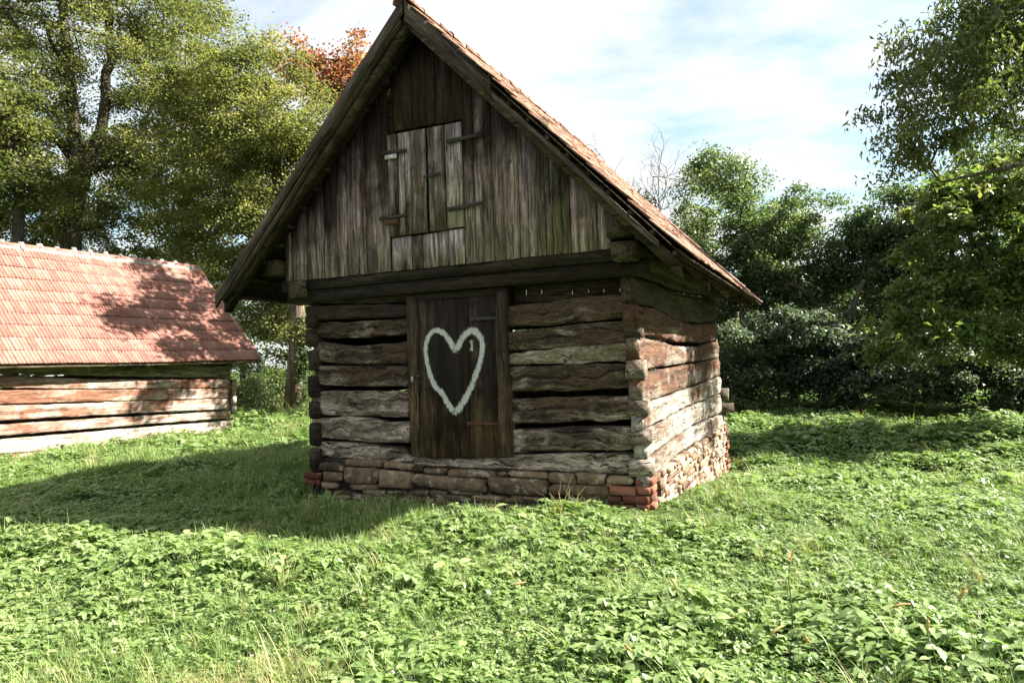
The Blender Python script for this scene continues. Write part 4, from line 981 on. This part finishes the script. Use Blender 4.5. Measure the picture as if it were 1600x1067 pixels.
# low dark bushes in front of the hedge
for k, (px, py, Y, rx, rzz, lab) in enumerate(((1175, 545, 20.5, 1.5, 1.15, 'low dark bush next to the far corner of the barn'), (1265, 535, 20, 1.8, 1.3, 'low dark bush in the middle of the hedge foot'), (1340, 560, 19.5, 1.3, .9, 'small low bush under the leaning trunk'),
        (1480, 560, 18, 2.2, .7, 'low dark bush in the shade under the walnut boughs'), (1590, 570, 18, 2.0, .8, 'low bush in the shade at the right edge of the photo'))):
    tree('bush', lab, 'bush', W(px, 620, Y)[:2], None, [lobe(px, py, Y, rx, 1.2, rzz), lobe(px, py+30, Y, rx*1.1, 1.2, rzz*.7)], 90, 15000, .38, (.12, .07), 'lowbush', seed=130+k, group='low bushes at the foot of the hedge', flatt=.5, up=.5)
# bare twigs on the sparse shrub
def twigs(name, label, base, pts, rad, seed, mat='bark_dark', n=26, cat='branch'):
    r = np.random.default_rng(seed); V = []; F = []; nv = 0
    def add(P, R0, R1):
        nonlocal nv
        v, f = tube_vf(P, np.linspace(R0, R1, len(P)), 4); V.append(v); F.extend([tuple(i+nv for i in q) for q in f]); nv += len(v)
    def grow(p, d, L, R0, lev):
        n_ = 7; P = [p]
        for q in range(n_):
            d = d+r.normal(size=3)*.20; d /= np.linalg.norm(d); d[2] += .05; P.append(P[-1]+d*L/n_)
        add(P, R0, R0*.45)
        if lev < 3:
            for q in range(3, n_+1, 1 if lev < 2 else 2):
                dd = d+r.normal(size=3)*.75; dd /= np.linalg.norm(dd); grow(P[q], dd, L*r.uniform(.4, .65), R0*.5, lev+1)
    for p, d, L in pts: grow(np.array(p, float), np.array(d, float)/np.linalg.norm(d), L, rad, 0)
    o = mesh(name, np.vstack(V)-np.array(base), F, M[mat], None); o.location = tuple(base); return tag(o, label, cat)
b0 = W(1010, 600, 26)
twigs('dead_shrub', 'bare grey dead twigs reaching into the sky right of the roof', tuple(W(1005, 420, 25.6)), [(W(1003, 400, 25.6), (-.25, 0, 1), 2.9), (W(1012, 400, 25.6), (.15, 0, 1), 3.3), (W(1020, 420, 25.6), (.5, 0, 1), 3.2), (W(1000, 420, 25.5), (-.5, 0, 1), 2.8), (W(1055, 430, 25.5), (.2, 0, 1), 3.2)], .04, 5, 'bark', cat='shrub')
# leaning trunks inside the hedge
def leaning(label, a, b, r0, r1, Y, seed):
    A = W(a[0], a[1], Y); B = W(b[0], b[1], Y); rr = np.random.default_rng(seed); n = 9
    P = [A+(B-A)*u+np.array([.12*math.sin(u*5+seed), 0, .08*math.sin(u*7)]) for u in np.linspace(0, 1, n)]
    v, f = tube_vf(P, np.linspace(r0, r1, n), 8); o = mesh('leaning_trunk', v-A, f, M['bark_dark'], None, smooth=True); o.location = tuple(A)
    return tag(o, label, 'trunk', 'leaning trunks in the hedge')
leaning('leaning brown trunk rising to the right in the middle of the hedge', (1280, 640), (1352, 440), .14, .07, 22.3, 1)
leaning('thicker leaning trunk under the walnut boughs', (1320, 640), (1410, 470), .17, .09, 21.4, 2)
leaning('curved pale trunk beside the far corner of the barn', (1160, 648), (1146, 490), .10, .05, 21.0, 3)
leaning('thin dark trunk behind the low dark bush', (1222, 630), (1215, 330), .07, .03, 23.6, 4)

# walnut tree at right, trunk outside the picture, boughs reaching in
WY = 12.0
tree('walnut_tree', 'walnut tree whose long leafy boughs overhang the top right corner', 'tree', W(1960, 640, WY)[:2],
     [W(1960, 700, WY), W(1950, 500, WY), W(1900, 380, WY), W(1780, 300, WY), W(1680, 262, WY), W(1600, 256, WY), W(1530, 272, WY), W(1470, 285, WY)],
     [lobe(1480, 70, WY, 1.15, 1.2, .8), lobe(1550, 130, WY, 1.2, 1.4, .9), lobe(1420, 190, WY, .85, 1.2, .75), lobe(1370, 245, WY, .5, .8, .45), lobe(1600, 40, WY, 1.5, 1.5, 1.2), lobe(1480, 220, WY, .7, 1, .45), lobe(1700, 60, WY, 1.5, 1.3, 1.0), lobe(1640, -60, WY, 1.6, 1.3, .8), lobe(1395, 110, WY, .4, .6, .4), lobe(1600, 190, WY, .8, 1., .4), lobe(1560, 20, WY, 1.2, 1.2, .8), lobe(1500, 150, WY-.8, 1.3, .8, 1.0)],
     300, 23000, .42, (.125, .045), 'walnut_y', 'bark_dark', leafs=.38, r0=.10, seed=201, taper=.22, flatt=.7, up=-.2, droop=1.4, nbr=150, minr=.008, gap=.35)
tree('walnut_tree', 'green leafy boughs drooping to the ground in front of the hedge at right', 'tree', W(1760, 640, 15)[:2],
     [W(1760, 660, 15), W(1740, 520, 15), W(1680, 430, 15), W(1600, 400, 15), W(1520, 380, 15)],
     [lobe(1500, 330, 15, 1.2, 1.2, .8), lobe(1590, 300, 15, 1.4, 1.2, 1.1), lobe(1450, 420, 15, .9, 1, .7), lobe(1560, 440, 15, 1.3, 1.2, .9), lobe(1430, 520, 15, 1.0, 1, .75), lobe(1385, 545, 14.5, .45, .7, .5), lobe(1520, 510, 15, .9, 1, .4), lobe(1600, 530, 15, .9, 1, .5), lobe(1680, 400, 15, 1.5, 1.5, 1.8)],
     250, 34000, .36, (.17, .072), 'walnut', 'bark_dark', r0=.12, seed=203, flatt=.6, up=.35, droop=.6, nbr=130, minr=.01, gap=.4)

# ------------------------------------------------------------------ ground cover
def leaf_vf(L, Wd, fold=.18, bend=.25, n=2):
    V = [(0, 0, 0)]; ws = (1.0, .8) if n == 2 else (.7, 1., .75)
    for i, w in enumerate(ws):
        u = (i+1)/(len(ws)+1); z = -bend*L*u*u
        V += [(u*L, -w*Wd/2, z+fold*Wd*.5), (u*L, 0, z), (u*L, w*Wd/2, z+fold*Wd*.5)]
    V.append((L, 0, -bend*L)); F = [(0, 1, 2), (0, 2, 3)]
    for i in range(len(ws)-1):
        a = 1+i*3; F += [(a, a+3, a+4, a+1), (a+1, a+4, a+5, a+2)]
    a = 1+(len(ws)-1)*3; t = len(V)-1; F += [(a, t, a+1), (a+1, t, a+2)]
    return np.array(V), F
def Rz(a): c, s = math.cos(a), math.sin(a); return np.array([[c, -s, 0], [s, c, 0], [0, 0, 1]])
def Ry(a): c, s = math.cos(a), math.sin(a); return np.array([[c, 0, s], [0, 1, 0], [-s, 0, c]])
def Rx(a): c, s = math.cos(a), math.sin(a); return np.array([[1, 0, 0], [0, c, -s], [0, s, c]])
class TB:
    def __init__(s): s.V = []; s.F = []; s.A = []; s.M = []; s.n = 0
    def add(s, V, F, v, m=0):
        s.V.append(V); s.F += [tuple(int(i)+s.n for i in f) for f in F]; s.A += [v]*len(V); s.M += [m]*len(F); s.n += len(V)
    def stem(s, P, r0, r1, v=.3, m=0, ns=3):
        V, F = tube_vf(P, np.linspace(r0, r1, len(P)), ns); s.add(V, F, v, m)
    def blade(s, p, az, L, w, lean, curl, v, m=0, n=4):
        V = []; q = np.array(p, float); a = lean; d = np.array([math.cos(az), math.sin(az), 0]); side = np.array([-d[1], d[0], 0])
        for i in range(n+1):
            ww = w*(1-(i/n)**1.6)*.5+.0004; V += [q-side*ww, q+side*ww]
            q = q+(d*math.sin(a)+np.array([0, 0, 1])*math.cos(a))*L/n; a += curl/n
        F = [(2*i, 2*i+1, 2*i+3, 2*i+2) for i in range(n)]; s.add(np.array(V), F, v, m)
    def build(s, name, mats, link=True, parent=None):
        o = mesh(name, np.vstack(s.V), s.F, mats, parent, attr={'v': s.A}, mi=s.M)
        return o
U = random.uniform
def t_herb(k):
    t = TB()
    for _ in range(7):
        az = U(0, 6.28); h = U(.06, .17); r_ = U(0, .09); top = np.array([math.cos(az)*(r_+.03), math.sin(az)*(r_+.03), h]); b = np.array([math.cos(az)*r_*.3, math.sin(az)*r_*.3, 0])
        t.stem([b, (b+top)/2+np.array([0, 0, .01]), top], .0016, .001)
        vb = U(.2, .85)
        for dz in (-1.1, 0, 1.1):
            L = U(.045, .08)*(1.15 if dz == 0 else .9); V, F = leaf_vf(L, L*U(.5, .66), .25, U(.1, .4)); V = V@(Rz(az+dz)@Ry(U(-.25, .35))@Rx(U(-.3, .3))).T+top
            t.add(V, F, min(1, max(0, vb+U(-.12, .12))))
    return t.build('herb_clump', [M['herb']])
def t_rosette(k):
    t = TB()
    for _ in range(9):
        az = U(0, 6.28); L = U(.08, .15); V, F = leaf_vf(L, L*U(.26, .42), .3, U(.2, .55), 3); V = V@(Rz(az)@Ry(-U(.35, 1.05))@Rx(U(-.3, .3))).T+np.array([0, 0, .01]); t.add(V, F, U(.1, .95))
    return t.build('leaf_rosette', [M['rosette']])
def t_grass(k, n=24, L=(.09, .19), mat='grassm', w=(.003, .006)):
    t = TB()
    for _ in range(n):
        t.blade((U(-.05, .05), U(-.05, .05), 0), U(0, 6.28), U(*L), U(*w), U(.05, .5), U(.3, 1.6), U(.05, .9))
    return t.build('grass_tuft', [M[mat]])
def t_blossom(k):
    t = TB()
    for _ in range(2):
        p = np.array([U(-.06, .06), U(-.06, .06), U(.12, .17)]); t.stem([(p[0]*.7, p[1]*.7, 0), p], .0014, .001)
        for j in range(14):
            V, F = leaf_vf(.012, .006); t.add(V@(Rz(j*2.4)@Ry(-.2-.08*j)).T+p, F, U(0, 1), 1)
    return t.build('clover_blossom', [M['herb'], M['blossom']])
def t_clover(k):
    t = TB()
    for _ in range(14):
        p = np.array([U(-.08, .08), U(-.08, .08), U(.03, .09)]); az = U(0, 6.28); vb = U(.2, .8)
        t.stem([(p[0]*.7, p[1]*.7, 0), p], .0012, .0008)
        for j in range(3):
            L = U(.018, .028); V, F = leaf_vf(L, L*.95, .25, .1); t.add(V@(Rz(az+j*2.09)@Ry(-.15)).T+p, F, vb)
    return t.build('clover_patch', [M['herb']])
protos = [t_herb(0), t_herb(1), t_herb(2), t_rosette(0), t_rosette(1), t_grass(0), t_grass(1), t_grass(2, 16, (.13, .24)), t_clover(0), t_clover(1), t_grass(3, 30, (.15, .34), 'straw', (.002, .004)), t_blossom(0)]
src = bpy.data.collections.new('ground_cover_sources')
for i, o in enumerate(protos):
    COL.objects.unlink(o); src.objects.link(o); o.name = '%02d_%s' % (i, o.name)
def cover_points():
    r = np.random.default_rng(77); out = []
    for (ya, yb, dens, sc) in ((.2, 1.8, 200, .95), (1.8, 5, 520, .92), (5, 9, 330, 1.0), (9, 14, 160, 1.25), (14, 20, 55, 1.9), (20, 30, 22, 2.8), (30, 52, 5, 5.0)):
        n = int((yb-ya)*2*(.86*yb+6)*dens); Y = r.uniform(ya, yb, n); X = r.uniform(-1, 1, n)*(.86*yb+6); k = np.abs(X) < .82*Y+6; X = X[k]; Y = Y[k]
        out.append((X, Y, sc*r.uniform(.7, 1.3, len(X))))
    X = np.concatenate([o[0] for o in out]); Y = np.concatenate([o[1] for o in out]); s = np.concatenate([o[2] for o in out])
    def inside(C0, a_, b_, x0, x1, y0, y1):
        lx = (X-C0[0])*a_[0]+(Y-C0[1])*a_[1]; ly = (X-C0[0])*b_[0]+(Y-C0[1])*b_[1]; return (lx > x0) & (lx < x1) & (ly > y0) & (ly < y1)
    k = ~inside(BC, AX, AY, WL-.02, .03, -.03, DB+.05) & ~inside(QC, AX2, AY2, -2*HW, .06, YL, .05)
    X, Y, s = X[k], Y[k], s[k]; n = len(X)
    n1 = fbm(X*.55, Y*.55, 0, 5, 3); n2 = fbm(X*.8+30, Y*.8, 0, 8, 3); n3 = fbm(X*1.4, Y*1.4, 7, 12, 2); u = r.uniform(0, 1, n)
    wh = .75+1.2*np.clip(n1+.25*np.sign(X-.5)*np.clip(np.abs(X)/3, 0, 1)+.2*(Y > 9), -.9, 1.5); wr = .95+.9*np.clip(-n1, -.7, 1); wg = .55+.9*np.clip(n2-.1*X/3, -.5, 1.4); wc = .7+1.0*np.clip(-n2, -.6, 1)
    tot = wh+wr+wg+wc; a = np.cumsum(np.stack([wh, wr, wg, wc])/tot, 0)
    kind = (u[None] > a).sum(0); kind = np.minimum(kind, 3)
    idx = np.choose(kind, [r.integers(0, 3, n), r.integers(3, 5, n), r.integers(5, 8, n), r.integers(8, 10, n)])
    st = (np.hypot(X+1.35, Y-3.5) < .45); idx = np.where(st & (r.uniform(0, 1, n) < .10), 10, idx)
    idx = np.where((kind == 2) & (r.uniform(0, 1, n) < .012), 10, idx)
    idx = np.where((X < 1) & (Y < 8) & (r.uniform(0, 1, n) < .008), 11, idx)
    s = s*(1+.5*np.clip(n3, -.8, 1))*np.where(idx < 5, .84, 1.)
    # lower growth close to the barn walls
    lx = (X-BC[0])*AX[0]+(Y-BC[1])*AX[1]; ly = (X-BC[0])*AY[0]+(Y-BC[1])*AY[1]
    nw = (ly > -.6) & (ly < 6.2) & (lx > WL) & (lx < .5); s = np.where(nw, s*.42, s); k = ~(nw & (idx > 4) & (idx < 8)); X, Y, s, idx = X[k], Y[k], s[k], idx[k]
    return X, Y, ground_z(X, Y)-.01-.03*(np.abs(X) > 99), s, idx
CX, CY, CZ, CS, CI = cover_points()
def cover():
    n = len(CX); me = bpy.data.meshes.new('ground_cover'); me.vertices.add(n); me.vertices.foreach_set('co', np.stack([CX, CY, CZ], 1).astype(np.float32).ravel())
    r = np.random.default_rng(5)
    for nm, ty, val in (('scl', 'FLOAT', CS), ('idx', 'INT', CI)):
        a = me.attributes.new(nm, ty, 'POINT'); a.data.foreach_set('value', val.astype(np.float32 if ty == 'FLOAT' else np.int32))
    rot = np.stack([r.normal(0, .13, n), r.normal(0, .13, n), r.uniform(0, 6.28, n)], 1).astype(np.float32)
    a = me.attributes.new('rot', 'FLOAT_VECTOR', 'POINT'); a.data.foreach_set('vector', rot.ravel())
    o = bpy.data.objects.new('ground_cover', me); COL.objects.link(o)
    ng = bpy.data.node_groups.new('scatter', 'GeometryNodeTree')
    ng.interface.new_socket('Geometry', in_out='INPUT', socket_type='NodeSocketGeometry'); ng.interface.new_socket('Geometry', in_out='OUTPUT', socket_type='NodeSocketGeometry')
    gi = ng.nodes.new('NodeGroupInput'); go = ng.nodes.new('NodeGroupOutput')
    m2p = ng.nodes.new('GeometryNodeMeshToPoints'); ci = ng.nodes.new('GeometryNodeCollectionInfo'); ci.inputs['Collection'].default_value = src
    ci.inputs['Separate Children'].default_value = True; ci.inputs['Reset Children'].default_value = True
    iop = ng.nodes.new('GeometryNodeInstanceOnPoints'); iop.inputs['Pick Instance'].default_value = True
    def na(nm, ty):
        q = ng.nodes.new('GeometryNodeInputNamedAttribute'); q.data_type = ty; q.inputs['Name'].default_value = nm; return q.outputs['Attribute']
    ng.links.new(gi.outputs[0], m2p.inputs['Mesh']); ng.links.new(m2p.outputs[0], iop.inputs['Points']); ng.links.new(ci.outputs[0], iop.inputs['Instance'])
    ng.links.new(na('idx', 'INT'), iop.inputs['Instance Index']); e2r = ng.nodes.new('FunctionNodeEulerToRotation')
    ng.links.new(na('rot', 'FLOAT_VECTOR'), e2r.inputs[0]); ng.links.new(e2r.outputs[0], iop.inputs['Rotation']); ng.links.new(na('scl', 'FLOAT'), iop.inputs['Scale'])
    ng.links.new(iop.outputs[0], go.inputs[0])
    md = o.modifiers.new('scatter', 'NODES'); md.node_group = ng
    tag(o, 'dense green ground cover of herbs, clover, rosettes and grass', None, kind='stuff')
cover()

# ------------------------------------------------------------------ single plants in the foreground
def gp(px, py, Y=None):
    d = ray(px, py); t = -EYE/d[2]; p = CO+d*t; return np.array([p[0], p[1], float(ground_z(p[0], p[1]))])
# dock by the wall
t = TB()
for k in range(9):
    az = U(0, 6.28); L = U(.16, .26); V, F = leaf_vf(L, L*.45, .2, .35, 3); t.add(V@(Rz(az)@Ry(-U(.3, 1.1))).T+np.array([0, 0, .06]), F, U(.2, .8))
o = t.build('dock_plant', [M['rosette']]); o.location = tuple(gp(512, 783)+np.array([0, 0, .02])); tag(o, 'broad leaved dock plant at the left foot of the barn wall', 'plant')
def weed(px, py, h, label, seed):
    random.seed(seed); t = TB(); t.stem([(0, 0, 0), (.01, 0, h*.4), (0, .01, h*.75), (.015, 0, h)], .006, .003, .5, 0, 5)
    for k in range(9):
        z = h*(.35+.6*k/9); az = k*2.4; L = U(.10, .15)*(1.1-.5*k/9); V, F = leaf_vf(L, L*.38, .2, .3, 3); t.add(V@(Rz(az)@Ry(-U(.0, .5))).T+np.array([0, 0, z]), F, U(.5, .95))
    for k in range(16):
        z = h*(.93+.13*k/16); V, F = leaf_vf(.028, .016); t.add(V@(Rz(k*2.4)@Ry(-.9)).T+np.array([.014, 0, z]), F, U(.6, 1), 1)
    o = t.build('tall_weed', [M['herb'], M['seed']]); o.location = tuple(gp(px, py)); return tag(o, label, 'plant')
weed(1238, 1010, .52, 'tall upright weed with seed spike standing above the herbs at lower right', 3)
weed(1010, 850, .30, 'small upright weed in the shaded grass in front of the barn corner', 4)
def foxtail(px, py, h, lean, label, seed, az=0.):
    random.seed(seed); t = TB(); P = [np.array([math.sin(lean*u)*h*u*math.cos(az), math.sin(lean*u)*h*u*math.sin(az), h*u*math.cos(lean*u*.6)]) for u in np.linspace(0, 1, 7)]
    t.stem(P, .0022, .0014, .4, 0, 4); d = P[-1]-P[-2]; d /= np.linalg.norm(d); Q = [P[-1]+d*.075*u+np.array([math.cos(az), math.sin(az), -.6])*.03*u*u for u in np.linspace(0, 1, 5)]
    V, F = tube_vf(Q, [.003, .0075, .008, .0065, .002], 7); t.add(V, F, .6, 1)
    for k in range(60):
        u = U(0, 1); q = Q[0]+(Q[-1]-Q[0])*u; a = U(0, 6.28); t.blade(q, a, .013, .0011, U(.5, 1.1), 0, U(.3, 1), 1, 1)
    for k in range(3): t.blade((0, 0, .02+.05*k), U(0, 6.28), U(.14, .22), .007, .3, 1.2, .5)
    o = t.build('foxtail_grass', [M['grassm'], M['seed']]); o.location = tuple(gp(px, py)); return tag(o, label, 'grass plant', 'yellow foxtail grasses in the meadow')
FX = [(1165, 1100, .33, .5, 'yellow foxtail head low in front of the tall weed', 0.3), (1300, 1060, .42, .9, 'foxtail arching to the right just right of the tall weed', 0.), (1330, 1120, .36, -.5, 'foxtail head leaning left low at the right', 0.), (1485, 1075, .42, .15, 'upright foxtail at lower right beside a thicker pair', 0.), (1478, 1130, .40, -.15, 'thick yellow foxtail close to the lower right corner', 0.),
      (1075, 1000, .30, .3, 'foxtail head in the grass left of the tall weed', 2.), (1050, 1110, .32, -.6, 'foxtail bending left at the bottom centre', 0.), (745, 980, .3, .9, 'pale foxtail arching in the grass below the door', .2)]
for k, (px, py, h, l, lab, az) in enumerate(FX): foxtail(px, py, h, l, lab, 20+k, az)
def longgrass(px, py, label, n, L, w, seed, mats='grassm', spread=.05):
    random.seed(seed); t = TB()
    for k in range(n): t.blade((U(-spread, spread), U(-spread, spread), 0), U(0, 6.28), U(*L), U(*w), U(.1, .5), U(.5, 1.8), U(.4, 1.), 0, 7)
    o = t.build('grass_clump', [M[mats]]); o.location = tuple(gp(px, py)); return tag(o, label, 'grass plant', 'tall grass clumps in the meadow')
longgrass(450, 1090, 'clump of long arching pale green blades at lower left', 16, (.3, .5), (.008, .013), 31)
longgrass(380, 1120, 'straw coloured dry grass clump at the bottom left', 60, (.2, .38), (.002, .004), 32, 'straw', .18)
longgrass(878, 1020, 'single broad blades standing up in the middle foreground', 5, (.3, .42), (.012, .016), 33)
longgrass(1090, 1110, 'clump of broad grass blades at the bottom right of centre', 10, (.28, .4), (.009, .014), 34)
longgrass(1370, 1120, 'loose grass clump with long blades at the bottom right', 14, (.25, .4), (.006, .010), 35)
longgrass(60, 1110, 'fine bright grass clump in the bottom left corner', 120, (.2, .34), (.003, .005), 36, 'grassm', .25)
longgrass(640, 985, 'thin grass clump in front of the door', 14, (.2, .34), (.004, .007), 37)
